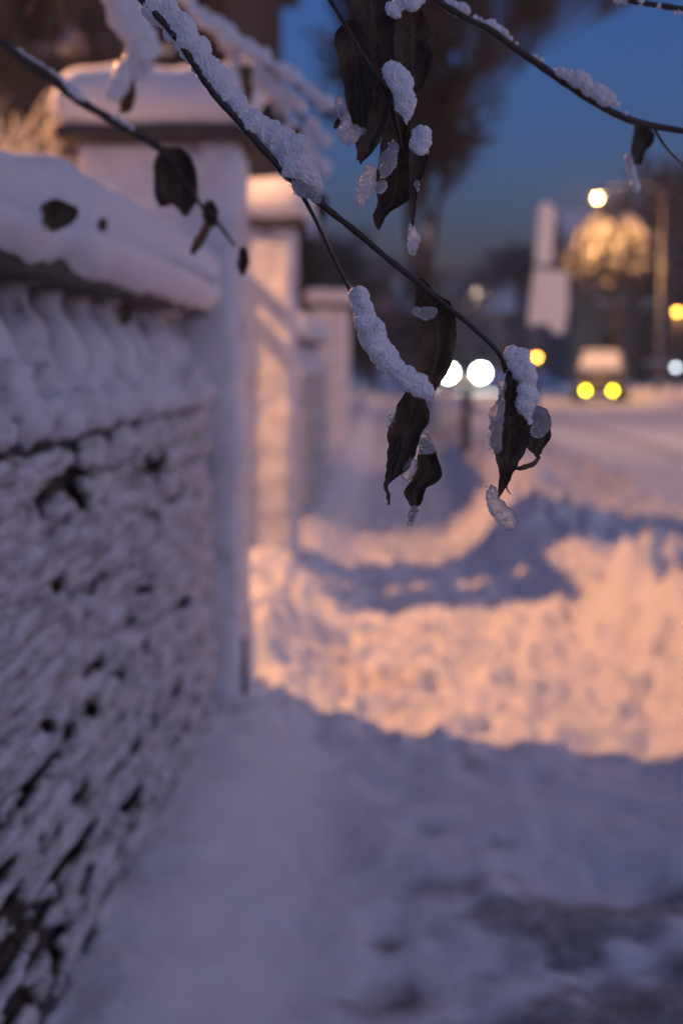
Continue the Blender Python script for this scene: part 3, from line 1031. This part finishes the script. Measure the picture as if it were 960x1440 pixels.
# ------------------------------------------------------------------ cars (facing the camera)
def car(loc, rz, label, paint, lamp, lamp_r, lamp_z, lamp_x, roof_snow, L_=4.3, W_=1.74, group='cars'):
    t = thing('car', (0, 0, 0), label, 'car', 'cars in the street')
    hw = W_ / 2
    # lower body: sections along the length (y from the nose at 0)
    sec = [(0.0, .70, .34, .60), (.06, .80, .25, .72), (.5, .97, .22, .80), (1.15, 1.0, .22, .92), (2.2, 1.0, .22, .95), (3.3, 1.0, .22, .96), (4.0, .97, .25, .95), (4.25, .90, .30, .88), (L_, .80, .36, .70)]
    V = []
    for y, k, zb, zt in sec:
        zm = zb + (zt - zb) * .55
        ring = [(-hw * k * .9, zb), (-hw * k, zb + .12), (-hw * k, zm), (-hw * k * .93, zt - .02), (-hw * k * .8, zt), (0, zt + .025),
                (hw * k * .8, zt), (hw * k * .93, zt - .02), (hw * k, zm), (hw * k, zb + .12), (hw * k * .9, zb)]
        V.append([(x, y, z) for x, z in ring])
    n = len(V[0])
    mb = MB()
    f = []
    for i in range(len(V) - 1):
        for j in range(n):
            q = (j + 1) % n
            f.append((i * n + j, i * n + q, (i + 1) * n + q, (i + 1) * n + j))
    f += [tuple(range(n)), tuple(reversed(range((len(V) - 1) * n, len(V) * n)))]
    mb.add([p for r in V for p in r], f)
    body = mb.build('body', M[paint], t, True)
    # greenhouse
    g = MB()
    lo_ = [(-hw * .86, 1.15, .93), (hw * .86, 1.15, .93), (hw * .88, 3.75, .95), (-hw * .88, 3.75, .95)]
    hi_ = [(-hw * .66, 1.85, 1.40), (hw * .66, 1.85, 1.40), (hw * .68, 3.2, 1.41), (-hw * .68, 3.2, 1.41)]
    g.add(lo_ + hi_, [(3, 2, 1, 0), (4, 5, 6, 7), (0, 1, 5, 4), (1, 2, 6, 5), (2, 3, 7, 6), (3, 0, 4, 7)])
    gh = g.build('window_band', M['pane'], t)
    for a in range(4):
        MB().tube([lo_[a], hi_[a]], .045, 6).build('window_pillar', M[paint], t, True)
    for a in (0, 1):
        MB().tube([(lo_[a][0], 2.45, .94), (hi_[a][0], 2.5, 1.40)], .04, 6).build('window_pillar', M[paint], t, True)
    r_ = MB().box(-hw * .69, hw * .69, 1.8, 3.26, 1.40, 1.45).build('roof', M[paint], t, bevel=.03)
    if roof_snow:
        v, f_ = sub_box(-hw * .70, hw * .70, 1.72, 3.3, 1.43, 1.43 + roof_snow, .1, .06, 2.5, 3, .07)
        mesh('roof_snow', v, f_, M['snow'], r_)
        a, b_ = hw * .80, hw * .64
        q = [(-a, 1.14, .97), (a, 1.14, .97), (b_, 1.86, 1.46), (-b_, 1.86, 1.46)]
        MB().add(q + [(x, y - .05, z + .075) for x, y, z in q], [(3, 2, 1, 0), (4, 5, 6, 7), (0, 1, 5, 4), (1, 2, 6, 5), (2, 3, 7, 6), (3, 0, 4, 7)]).build('windscreen_snow', M['snow'], gh, bevel=.03)
    for sx in (-1, 1):
        for y in (.82, 3.42):
            wh = MB().lathe((sx * (hw - .2), y, .31), [(.20, -.0), (.30, .0), (.315, .03), (.315, .17), (.30, .2), (.20, .2)] if sx > 0 else [(.20, -.0), (.30, .0), (.315, -.03), (.315, -.17), (.30, -.2), (.20, -.2)], 18, 'x').build('wheel', M['rubber'], t, True)
            MB().lathe((sx * (hw + .002), y, .31), [(.19, -.03), (.19, .006), (.06, .012), (.02, .014)], 14, 'x').build('rim', M['chrome'], wh, True)
        hl = MB().box(sx * hw * .62 - .16, sx * hw * .62 + .16, -.01, .10, .58, .72).build('headlight', M['pane'], t, bevel=.02)
        iv_, fi_ = ico(2)
        mesh('lamp_glass', iv_ * np.array((lamp_r, lamp_r * .6, lamp_r)) + np.array((sx * lamp_x, -.03, lamp_z)), fi_, M[lamp], t)
        MB().box(sx * (hw + .09) - .09, sx * (hw + .09) + .09, 1.28, 1.36, .95, 1.08).build('mirror', M[paint], t, bevel=.02)
    MB().box(-.42, .42, -.02, .05, .50, .66).build('grille', M['rubber'], t, bevel=.01)
    MB().box(-.26, .26, -.035, -.022, .36, .47).build('number_plate', M['plate'], t)
    MB().box(-hw * .74, hw * .74, -.02, .09, .26, .42).build('bumper', M['dark_steel'], t, bevel=.03)
    t.location = loc
    t.rotation_euler = (0, 0, rz)
    return t


hp = P(653, 524, 58.5)
gzc = hp.z - .70
car((hp.x, 58.5, gzc - .0), 0, 'oncoming car with two glaring white headlights', 'paint_dark', 'head', .30, .70, .69, 0)
fp = P(842, 548, 43)
car((fp.x, 43, -.10), R(-10), 'parked car with snow on its roof and two yellow fog lamps', 'paint_grey', 'fog', .075, .36, .42, .20)


# ------------------------------------------------------------------ snowy shrub behind the gateway
def px_tube(pts, Y, r_px, n=8, seed=0, sub=5):
    """branch through pixels at depth Y; points (px, py[, Y[, r]])"""
    rows = []
    for p in pts:
        yy = p[2] if len(p) > 2 else Y
        rr = p[3] if len(p) > 3 else r_px
        q = P(p[0], p[1], yy)
        rows.append((q.x, q.y, q.z, rr * yy / FPX))
    c = cr(rows, sub)
    rs = np.random.RandomState(seed)
    c[:, 3] = np.maximum(c[:, 3] * (1 + rs.uniform(-.10, .14, len(c))), .0004)
    return MB().tube([tuple(q[:3]) for q in c], list(c[:, 3]), n), c


def leaf(st, Y, parent, curl=.35, seed=0, mt='leaf', name='leaf', tilt=0.0, wav=1.0):
    """dead leaf from left/right edge stations in pixels, bowed in depth and crumpled"""
    s = cr([(a, b_, c_, d_) for (a, b_), (c_, d_) in st], 5)
    n, m_ = len(s), 11
    u = np.linspace(0, 1, m_)
    V = np.zeros((n, m_, 3)); UV = np.zeros((n, m_, 2))
    k = Y / FPX
    rs = np.random.RandomState(seed)
    ph = rs.uniform(0, 6.28)
    for i in range(n):
        wd = math.hypot(s[i, 2] - s[i, 0], s[i, 3] - s[i, 1]) * k
        for j in range(m_):
            x = s[i, 0] + (s[i, 2] - s[i, 0]) * u[j]
            y = s[i, 1] + (s[i, 3] - s[i, 1]) * u[j]
            t = i / (n - 1)
            edge = math.sin(math.pi * u[j])
            dz = curl * wd * edge + tilt * wd * (u[j] - .5) + .10 * wd * math.sin(9 * t + ph) * (1 - edge) * wav
            dz += .006 * wav * math.sin(3.2 * t + ph) + .05 * wd * math.sin(u[j] * 12 + t * 7 + ph) * wav
            dz -= .05 * wd * math.exp(-((u[j] - .5) / .07) ** 2)
            q = P(x, y, Y)
            V[i, j] = (q.x, q.y + dz, q.z)
            UV[i, j] = (u[j], t * 3)
    fn = fbm(V[..., 0] * 90, V[..., 2] * 90, V[..., 1] * 60, seed, 3) - .5
    V[..., 1] += (fn * .013 + (fbm(V[..., 0] * 260, V[..., 2] * 260, 0, seed + 3, 2) - .5) * .004) * wav
    jag = (fbm(np.arange(n) * .7, np.full(n, seed * 1.3), 0, seed + 2, 2) - .5)
    V[:, 0, 0] += jag * .005; V[:, -1, 0] -= jag[::-1] * .005
    o = grid_obj(name, V, M[mt], parent)
    me = o.data
    uvl = me.uv_layers.new(name='UVMap')
    fl = UV.reshape(-1, 2)
    li = np.zeros(len(me.loops), dtype=np.int32); me.loops.foreach_get('vertex_index', li)
    uvl.data.foreach_set('uv', fl[li].ravel().astype(np.float32))
    sm = o.modifiers.new('thick', 'SOLIDIFY'); sm.thickness = .0007; sm.offset = 0
    ss = o.modifiers.new('sub', 'SUBSURF'); ss.levels = 1; ss.render_levels = 1
    return o


def clump(pts, Y, parent, name='snow_clump', mt='clump', rough=1.0, seed=0):
    """fused snow balls given as (px, py, r_px)"""
    rs = np.random.RandomState(seed + 5)
    balls = []
    k = Y / FPX
    for x, y, r in (cr(pts, 3) if len(pts) > 2 else pts):
        q = P(x, y, Y)
        r = r * rs.uniform(.80, 1.08)
        balls.append((q.x + rs.uniform(-.2, .2) * r * k, q.y + rs.uniform(-.15, .15) * r * k, q.z + rs.uniform(-.2, .2) * r * k, r * k))
        for _ in range(2):
            a = rs.uniform(0, 6.28); e = rs.uniform(-1, 1)
            rr = r * k
            balls.append((q.x + math.cos(a) * rr * .45, q.y + e * rr * .4, q.z + math.sin(a) * rr * .45, rr * rs.uniform(.6, .75)))
    vs_ = .0008 if Y < 1.6 else .0022
    if Y < 1.6 and mt == 'ice' or (Y < 1.6 and len(pts) > 5):
        bd = MB(); iv_, fi_ = ico(1)
        for _ in range(5 + 4 * len(pts) if mt == 'ice' else 2 * len(pts)):
            x, y, r = pts[rs.randint(len(pts))]
            a = rs.uniform(1.6, 5.6)
            q = P(x + math.cos(a) * r * .98, y - math.sin(a) * r * .98, Y - rs.uniform(.0, .5) * r * k)
            rb = rs.uniform(.7, 1.9) * k
            bd.add(iv_ * np.array((rb, rb, rb * rs.uniform(1, 1.5))) + np.array(q), fi_)
        bo_ = bd.build('ice_beads', M['bead'], parent, True); bo_['kind'] = 'stuff'
    return blob(name, balls, M[mt], parent, vs_, (.0055 * rough, .015), (.0034 * rough, .0020), (1, .8, 1), 2)


# ------------------------------------------------------------------ the overhanging shrub in the foreground
SH = thing('overhanging_shrub', (-1.12, .95, .1), 'leafy shrub whose snow-laden twigs and dead brown leaves hang across the view', 'shrub')
root = [(-1.12, .95, .0), (-1.10, .95, .6), (-1.05, .97, 1.3), (-.98, 1.0, 1.75)]
MB().tube(cr([(*p, r) for p, r in zip(root, (.035, .03, .024, .016))], 5)[:, :3], list(cr([(*p, r) for p, r in zip(root, (.035, .03, .024, .016))], 5)[:, 3]), 9).build('main_stem', M['bark'], SH, True)


def twig(pts, Y, r, seed, start=None, n=9):
    mb, c = px_tube(pts, Y, r, n, seed)
    if start:
        a = Vector(c[0, :3]); s0 = Vector(start)
        mid = (a + s0) / 2 + Vector((0, 0, .12))
        cc = cr([(*s0, .007), (*mid, .006), (*a, c[0, 3] * 1.02)], 6)
        mb.tube([tuple(q[:3]) for q in cc], list(cc[:, 3]), n)
    return mb.build('branch', M['bark'], SH, True)


TOP = (-.98, 1.0, 1.75)
# main branch, in focus
B1 = twig([(196, -6, 1.2, 6), (240, 42, 1.2, 5.5), (272, 88, 1.2, 5), (300, 130, 1.2, 5), (340, 175, 1.2, 5), (372, 212, 1.2, 5), (405, 247, 1.2, 5), (452, 287, 1.2, 4.6), (500, 325, 1.2, 4.3), (548, 366, 1.2, 4.2),
           (583, 393, 1.2, 4.8), (620, 424, 1.2, 4), (655, 452, 1.2, 3.6), (688, 482, 1.2, 3.3), (703, 500, 1.2, 3.4), (712, 524, 1.2, 4.2)], FY, 4.5, 1, TOP)
mb, c_ = px_tube([(420, 266, 1.2, 3.2), (440, 302, 1.2, 2.8), (468, 360, 1.2, 2.6), (500, 424, 1.197, 2.6), (528, 480, 1.19, 2.6), (556, 528, 1.19, 3), (574, 553, 1.195, 3)], FY, 2.6, 8, 2)
mb.build('side_twig', M['bark'], B1, True)
clump([(222, 2, 22), (250, 38, 20), (272, 66, 20), (293, 92, 19), (314, 122, 18), (334, 147, 18), (352, 168, 18), (376, 186, 20), (398, 203, 24), (418, 222, 26), (430, 245, 20), (436, 262, 13)], 1.205, B1, seed=1)
clump([(418, 262, 11), (436, 273, 8), (447, 280, 5)], 1.192, B1, 'ice_clump', 'ice', .6, 2)
clump([(504, 418, 13), (512, 440, 18), (521, 462, 19), (532, 486, 18), (545, 508, 18), (561, 524, 16), (578, 536, 15), (593, 547, 13), (601, 559, 6), (543, 530, 6)], 1.187, B1, seed=3)
leaf([((580, 389), (594, 390)), ((584, 409), (612, 411)), ((582, 434), (634, 426)), ((588, 458), (640, 446)), ((593, 480), (641, 473)), ((590, 505), (637, 504)), ((587, 526), (628, 526)), ((595, 545), (614, 546)), ((604, 562), (608, 561))], 1.212, B1, .42, 3, tilt=.2)
clump([(585, 437, 7), (597, 440, 9), (608, 438, 7)], 1.192, B1, 'ice_clump', 'ice', .5, 4)
leaf([((571, 549), (578, 550)), ((562, 565), (598, 562)), ((551, 588), (603, 589)), ((545, 612), (593, 610)), ((545, 635), (585, 635)), ((543, 658), (573, 660)), ((541, 673), (553, 674)), ((540, 683), (546, 683)), ((543, 697), (548, 697)), ((546, 709), (548, 709))], 1.196, B1, .38, 5, tilt=-.25)
leaf([((592, 618), (598, 617)), ((589, 631), (611, 629)), ((586, 645), (616, 644)), ((583, 660), (622, 663)), ((578, 674), (618, 677)), ((569, 686), (600, 687)), ((568, 696), (596, 699)), ((574, 707), (593, 708)), ((577, 716), (586, 716)), ((576, 735), (579, 735))], 1.2, B1, .5, 7, tilt=.2)
clump([(598, 612, 5), (598, 624, 9), (604, 630, 7), (594, 633, 6)], 1.19, B1, 'ice_clump', 'ice', .6, 6)
clump([(580, 650, 6), (576, 661, 8), (572, 671, 7)], 1.195, B1, 'ice_clump', 'ice', .6, 8)
clump([(582, 717, 6), (580, 726, 6), (577, 735, 4)], 1.195, B1, 'ice_clump', 'ice', .5, 9)
clump([(548, 597, 5), (551, 588, 5)], 1.205, B1, 'ice_clump', 'ice', .5, 10)
clump([(547, 708, 2.6), (547.5, 705, 1.8)], 1.196, B1, 'ice_drop', 'ice', .15, 11)
# leaf bundle at the branch end
leaf([((709, 520), (726, 521)), ((708, 545), (729, 545)), ((699, 570), (732, 568)), ((692, 595), (742, 592)), ((690, 622), (746, 615)), ((695, 640), (735, 641)), ((700, 658), (725, 660)), ((702, 675), (718, 676)), ((701, 690), (708, 690)), ((699, 704), (701, 704))], 1.2, B1, .45, 13)
leaf([((738, 572), (756, 570)), ((742, 585), (771, 578)), ((739, 600), (776, 597)), ((737, 616), (776, 613)), ((741, 630), (767, 630)), ((752, 640), (760, 641)), ((756, 645), (759, 645))], 1.207, B1, .4, 15, tilt=.3)
mb, c_ = px_tube([(758, 642, 1.206, 2.5), (750, 652, 1.2, 3.5), (740, 656, 1.197, 4), (729, 659, 1.196, 3), (725, 657, 1.196, 1.5)], 1.2, 3, 7, 5)
mb.build('curled_leaf_tip', M['leaf'], B1, True)
mb, c_ = px_tube([(711, 683, 1.2, 1.4), (714, 690, 1.2, 1), (718, 695, 1.2, .6)], 1.2, 1, 6, 6)
mb.build('leaf_thread', M['leaf'], B1, True)
leaf([((724, 528), (742, 530)), ((722, 548), (752, 545)), ((726, 566), (754, 562)), ((732, 582), (750, 580)), ((738, 596), (744, 596))], 1.215, B1, .3, 17)
clump([(718, 497, 10), (732, 500, 12), (727, 512, 13), (736, 520, 15), (741, 537, 15), (742, 552, 14), (738, 566, 13), (741, 580, 9), (744, 592, 6)], 1.195, B1, seed=12)
clump([(707, 540, 7), (706, 556, 6), (700, 578, 10), (698, 595, 10), (696, 615, 10), (697, 630, 8)], 1.192, B1, 'ice_clump', 'ice', .6, 13)
clump([(757, 585, 12), (764, 598, 10), (755, 606, 9)], 1.198, B1, 'ice_clump', 'ice', .6, 19)
clump([(692, 687, 8), (692, 698, 9), (697, 711, 10), (704, 722, 13), (713, 731, 13), (717, 738, 8)], 1.195, B1, 'ice_clump', 'ice', .8, 14)

# upper leaf bundle, in focus
B2 = twig([(452, -24, 1.19, 3.6), (466, 2, 1.19, 3.4), (484, 32, 1.185, 3.2), (504, 66, 1.185, 3), (528, 104, 1.19, 3.2), (545, 130, 1.2, 3.4), (558, 175, 1.205, 3), (565, 215, 1.21, 2)], FY, 3.2, 3, (-.95, 1.02, 1.86))
S = lambda *a: [((q[0], q[1]), (q[2], q[3])) for q in a]
leaf(S((484, 26, 500, 24), (470, 44, 515, 42), (474, 78, 524, 80), (483, 120, 529, 118), (489, 160, 529, 160), (497, 192, 522, 190), (503, 218, 513, 220), (506, 231, 508, 231)), 1.205, B2, .4, 21, tilt=-.2)
leaf(S((494, -14, 548, -14), (490, 18, 556, 18), (497, 45, 562, 45), (516, 72, 562, 75), (534, 104, 552, 102)), 1.215, B2, .3, 23)
leaf(S((556, 2, 586, 4), (556, 18, 600, 20), (554, 38, 607, 34), (553, 62, 608, 62), (557, 86, 606, 86), (565, 108, 598, 112), (575, 128, 588, 131), (580, 138, 583, 138)), 1.2, B2, .5, 25, tilt=.25)
leaf(S((536, 20, 575, 22), (530, 50, 580, 52), (534, 84, 576, 86), (542, 112, 570, 112)), 1.225, B2, .25, 26)
leaf(S((526, 112, 548, 110), (524, 132, 552, 130), (522, 152, 549, 152), (512, 180, 543, 180), (503, 205, 530, 205), (502, 225, 512, 226)), 1.195, B2, .45, 27)
leaf(S((542, 140, 572, 140), (538, 175, 578, 172), (535, 210, 582, 208), (530, 240, 586, 238), (528, 265, 583, 262), (529, 284, 572, 282), (525, 302, 546, 298), (525, 311, 537, 313), (531, 322, 534, 322)), 1.21, B2, .45, 29, tilt=.15)
leaf(S((574, 200, 606, 210), (574, 222, 603, 228), (575, 248, 592, 252), (576, 274, 587, 275), (577, 299, 584, 300), (579, 319, 581, 319)), 1.198, B2, .5, 31)
leaf(S((482, 148, 485, 149), (473, 166, 483, 165), (470, 176, 477, 177), (470, 182, 472, 182)), 1.195, B2, .3, 33)
clump([(546, 97, 11), (556, 103, 15), (563, 116, 16), (567, 132, 14), (570, 147, 12), (573, 162, 7), (572, 170, 4)], 1.182, B2, seed=15)
clump([(588, 185, 12), (594, 194, 13), (590, 205, 12), (582, 196, 8)], 1.182, B2, seed=16)
clump([(562, -4, 12), (577, 0, 14), (590, -4, 9), (552, 12, 9), (558, 20, 7)], 1.185, B2, seed=17)
clump([(478, 142, 6), (480, 152, 8), (487, 170, 8), (484, 184, 10), (492, 192, 10), (499, 184, 7), (511, 184, 5)], 1.192, B2, 'ice_clump', 'ice', .8, 18)
clump([(521, 240, 8), (516, 252, 11), (512, 264, 11), (509, 277, 8), (506, 285, 5)], 1.192, B2, 'ice_clump', 'ice', .8, 20)
clump([(579, 320, 6), (580, 332, 9), (580, 343, 9), (579, 352, 6)], 1.196, B2, 'ice_clump', 'ice', .5, 21)
clump([(547, 222, 12), (541, 240, 10), (553, 205, 8), (535, 262, 8)], 1.19, B2, 'ice_clump', 'ice', .5, 22)
clump([(586, 256, 4), (587, 264, 3)], 1.192, B2, 'ice_drop', 'ice', .2, 23)

# branch across the top right, slightly beyond focus
B3 = twig([(590, -14, 1.42, 4.2), (650, 22, 1.42, 4.6), (690, 42, 1.43, 4.8), (722, 66, 1.44, 5), (760, 92, 1.45, 5), (800, 120, 1.46, 5), (840, 146, 1.47, 5), (880, 166, 1.48, 5), (920, 177, 1.5, 4.6), (975, 186, 1.5, 4)], 1.42, 4.5, 7, (-.55, 1.15, 2.0))
for k, pts in enumerate(([(632, 6, 8), (645, 11, 9), (656, 18, 6)], [(668, 24, 5), (676, 28, 4)], [(686, 33, 7), (697, 41, 8), (708, 47, 6)], [(716, 54, 5), (726, 62, 5)], [(752, 79, 5), (760, 85, 4)],
                         [(786, 100, 6), (800, 106, 9), (815, 113, 11), (830, 122, 12), (846, 133, 11), (858, 140, 8)], [(868, 146, 4), (880, 158, 3)])):
    clump(pts, 1.45, B3, seed=30 + k)
leaf(S((894, 170, 910, 172), (890, 185, 921, 186), (888, 200, 918, 200), (886, 215, 908, 214), (890, 232, 900, 232)), 1.6, B3, .4, 41)
clump([(884, 222, 6), (888, 238, 6), (893, 258, 6), (895, 268, 4)], 1.62, B3, seed=40)
mb, c_ = px_tube([(918, 177, 1.5, 2.5), (935, 205, 1.52, 2), (955, 226, 1.55, 1.6), (985, 250, 1.6, 1.5)], 1.5, 2, 6, 11)
mb.build('side_twig', M['bark'], B3, True)
B4 = twig([(840, -14, 1.5, 4), (880, -1, 1.5, 4), (920, 6, 1.5, 4), (975, 14, 1.5, 4)], 1.5, 4, 9, (-.4, 1.2, 2.1))
clump([(866, -4, 6), (880, -3, 6), (955, 14, 5)], 1.5, B4, seed=42)

# soft branch at the left
B5 = twig([(-30, 36, 1.9, 6), (30, 82, 1.9, 6.5), (70, 108, 1.92, 7), (110, 140, 1.95, 6.5), (150, 164, 1.98, 5.5), (190, 188, 2.0, 5), (220, 206, 2.0, 5), (246, 232, 2.0, 4), (280, 285, 2.0, 3), (296, 300, 2.0, 3), (330, 345, 2.0, 2)], 1.9, 5, 13, (-1.0, 1.0, 1.7))
leaf(S((230, 206, 252, 205), (219, 225, 272, 224), (216, 246, 277, 246), (217, 266, 278, 268), (232, 280, 276, 284), (250, 294, 268, 296), (256, 303, 263, 303)), 2.0, B5, .4, 51)
leaf(S((218, 222, 240, 215), (215, 248, 255, 250), (218, 276, 250, 280), (222, 290, 232, 290)), 2.03, B5, .3, 52)
leaf(S((291, 281, 300, 282), (284, 296, 306, 296), (287, 310, 304, 312), (290, 318, 300, 320)), 2.0, B5, .4, 53)
leaf(S((287, 312, 299, 314), (278, 330, 292, 332), (269, 348, 282, 348), (267, 358, 273, 358)), 2.0, B5, .3, 54, 'leaf_lit')
leaf(S((338, 346, 346, 347), (333, 362, 350, 362), (334, 378, 348, 378), (338, 387, 343, 387)), 2.0, B5, .4, 55)
for lab, Yl, sts, sd in (('dark wide dead leaf stuck to the snow on the near wall', 2.20, S((70, 279, 80, 278), (56, 287, 98, 286), (50, 299, 111, 295), (58, 311, 102, 314), (68, 321, 80, 324), (72, 326, 75, 327)), 57),
                         ('tiny dark dead leaf on the near wall cap, right of the wide one', 2.52, S((140, 305, 148, 305), (137, 316, 152, 316), (141, 326, 148, 326)), 58),
                         ('small dark leaf shape standing in for a gap under the near wall coping', 2.86, S((170, 418, 180, 418), (165, 434, 186, 434), (167, 446, 184, 448), (171, 457, 178, 457)), 56)):  # this leaf shape stands in for a dark gap by the coping
    tag(leaf(sts, Yl, None, .3, sd, name='wall_leaf_shape'), lab, 'leaf', 'dead leaves stuck to the near wall')
clump([(20, 68, 5), (40, 82, 6), (58, 92, 5), (80, 108, 6), (100, 124, 6), (118, 138, 5)], 1.93, B5, seed=60)
clump([(150, 157, 4), (170, 169, 5), (186, 180, 4)], 1.98, B5, seed=61)
# thick snow-loaded branch above the nearest pillar, out of focus
B6 = twig([(120, -40, 2.5, 8), (150, 0, 2.5, 8), (178, 45, 2.5, 7), (196, 80, 2.5, 6), (205, 100, 2.5, 4)], 2.5, 7, 23, (-1.02, 1.0, 1.75))
clump([(160, -18, 24), (172, 6, 25), (186, 32, 25), (196, 55, 22), (202, 74, 18), (214, 66, 12), (184, 84, 14)], 2.46, B6, rough=1.6, seed=50)
clump([(176, 98, 13), (168, 116, 12), (162, 132, 10), (208, 95, 8), (205, 108, 6)], 2.46, B6, rough=1.4, seed=51)
leaf(S((168, 86, 182, 84), (164, 104, 188, 104), (164, 128, 190, 126), (168, 148, 188, 146), (172, 158, 180, 158)), 2.5, B6, .5, 61)
leaf(S((176, 140, 184, 136), (168, 150, 180, 148), (166, 160, 172, 160)), 2.5, B6, .3, 62, 'leaf_lit')
leaf(S((84, -8, 98, -6), (88, -2, 100, 2), (60, 2, 68, 6)), 2.4, B6, .3, 63, 'leaf_lit') if False else None
leaf(S((86, -12, 96, -10), (84, 10, 97, 12), (83, 30, 95, 30), (86, 42, 92, 42)), 2.4, B6, .3, 63, 'leaf_lit')
leaf(S((48, -10, 56, -8), (42, 6, 50, 10), (36, 20, 42, 22)), 2.4, B6, .3, 64, 'leaf_lit')

def soft_branch(pts, Y, parent, seed, snow=True, leaves=3):
    mb, c = px_tube([(*p, Y) for p in pts], Y, 4, 7, seed, 9)
    o = mb.build('branch', M['bark'], parent, True)
    rs = np.random.RandomState(seed)
    balls = []
    for a in c:
        r = rs.uniform(.008, .024)
        if True:
            balls.append((a[0] + rs.uniform(-.006, .006), a[1] + rs.uniform(-.008, .008), a[2] + r * .7, r))
    blob('snow_clump', balls, M['snow'], o, .005, (.02, .03))
    for k in range(leaves):
        p = pts[rs.randint(1, len(pts))]
        x, y = p[0] + rs.uniform(-16, 12), p[1] + rs.uniform(8, 30)
        leaf(S((x - 4, y, x + 4, y), (x - 9, y + 14, x + 8, y + 12), (x - 7, y + 28, x + 6, y + 30), (x - 2, y + 42, x + 2, y + 42)), Y, o, .4, seed * 3 + k, 'leaf_lit' if rs.rand() < .55 else 'leaf')
    return o


soft_branch([(240, -30), (262, 10), (300, 42), (345, 74), (390, 102), (430, 128), (466, 158)], 3.3, SH, 71, leaves=4)
soft_branch([(262, 10), (300, 44), (340, 100), (380, 130), (420, 160), (455, 205)], 3.35, SH, 73, leaves=5)
soft_branch([(300, 42), (345, 76), (372, 128), (410, 178), (440, 225), (452, 246)], 3.4, SH, 75, leaves=4)
MB().tube([TOP, (-.9, 1.7, 2.3), (-.75, 2.6, 2.45), tuple(P(240, -30, 3.3))], [.012, .010, .008, .006], 7).build('main_limb', M['bark'], SH, True)

# snowed bush in the garden behind the near wall
for k, (bx_, by_, h_, sd, lab) in enumerate(((-2.35, 9.5, 5.2, 81, 'snow-covered bush behind the near wall, left of the nearest pillar'),
                                             (-3.3, 11.5, 6.0, 83, 'taller snow-covered bush in front of the brick house'),)):
    t = thing('garden_bush', (bx_, by_, .1), lab, 'bush', 'snowed bushes in the garden')
    tr, cw = branch_tree((bx_, by_, .0), h_, sd, spread=1.3, depth=5, r0=.04, nb=5, twig_n=4, trunk_frac=.22, minr=.006)
    tr.build('trunk', M['tree_bark'], t, True)
    cw.build('crown', M['twig_snowy'], t, True)

# ------------------------------------------------------------------ frosty air
hz = MB().box(-380, 380, -60, 470, -1.6, 26).build('haze', M['snow'])
hm = bpy.data.materials.new('frosty_air'); hm.use_nodes = True
hn = hm.node_tree.nodes; hn.remove(hn['Principled BSDF'])
pv = hn.new('ShaderNodeVolumePrincipled')
pv.inputs['Color'].default_value = (.9, .9, .92, 1)
pv.inputs['Density'].default_value = HAZE
pv.inputs['Anisotropy'].default_value = .35
hm.node_tree.links.new(pv.outputs[0], hn['Material Output'].inputs['Volume'])
hz.data.materials.clear(); hz.data.materials.append(hm)
hz['kind'] = 'stuff'; hz['label'] = 'thin frosty haze hanging over the street'
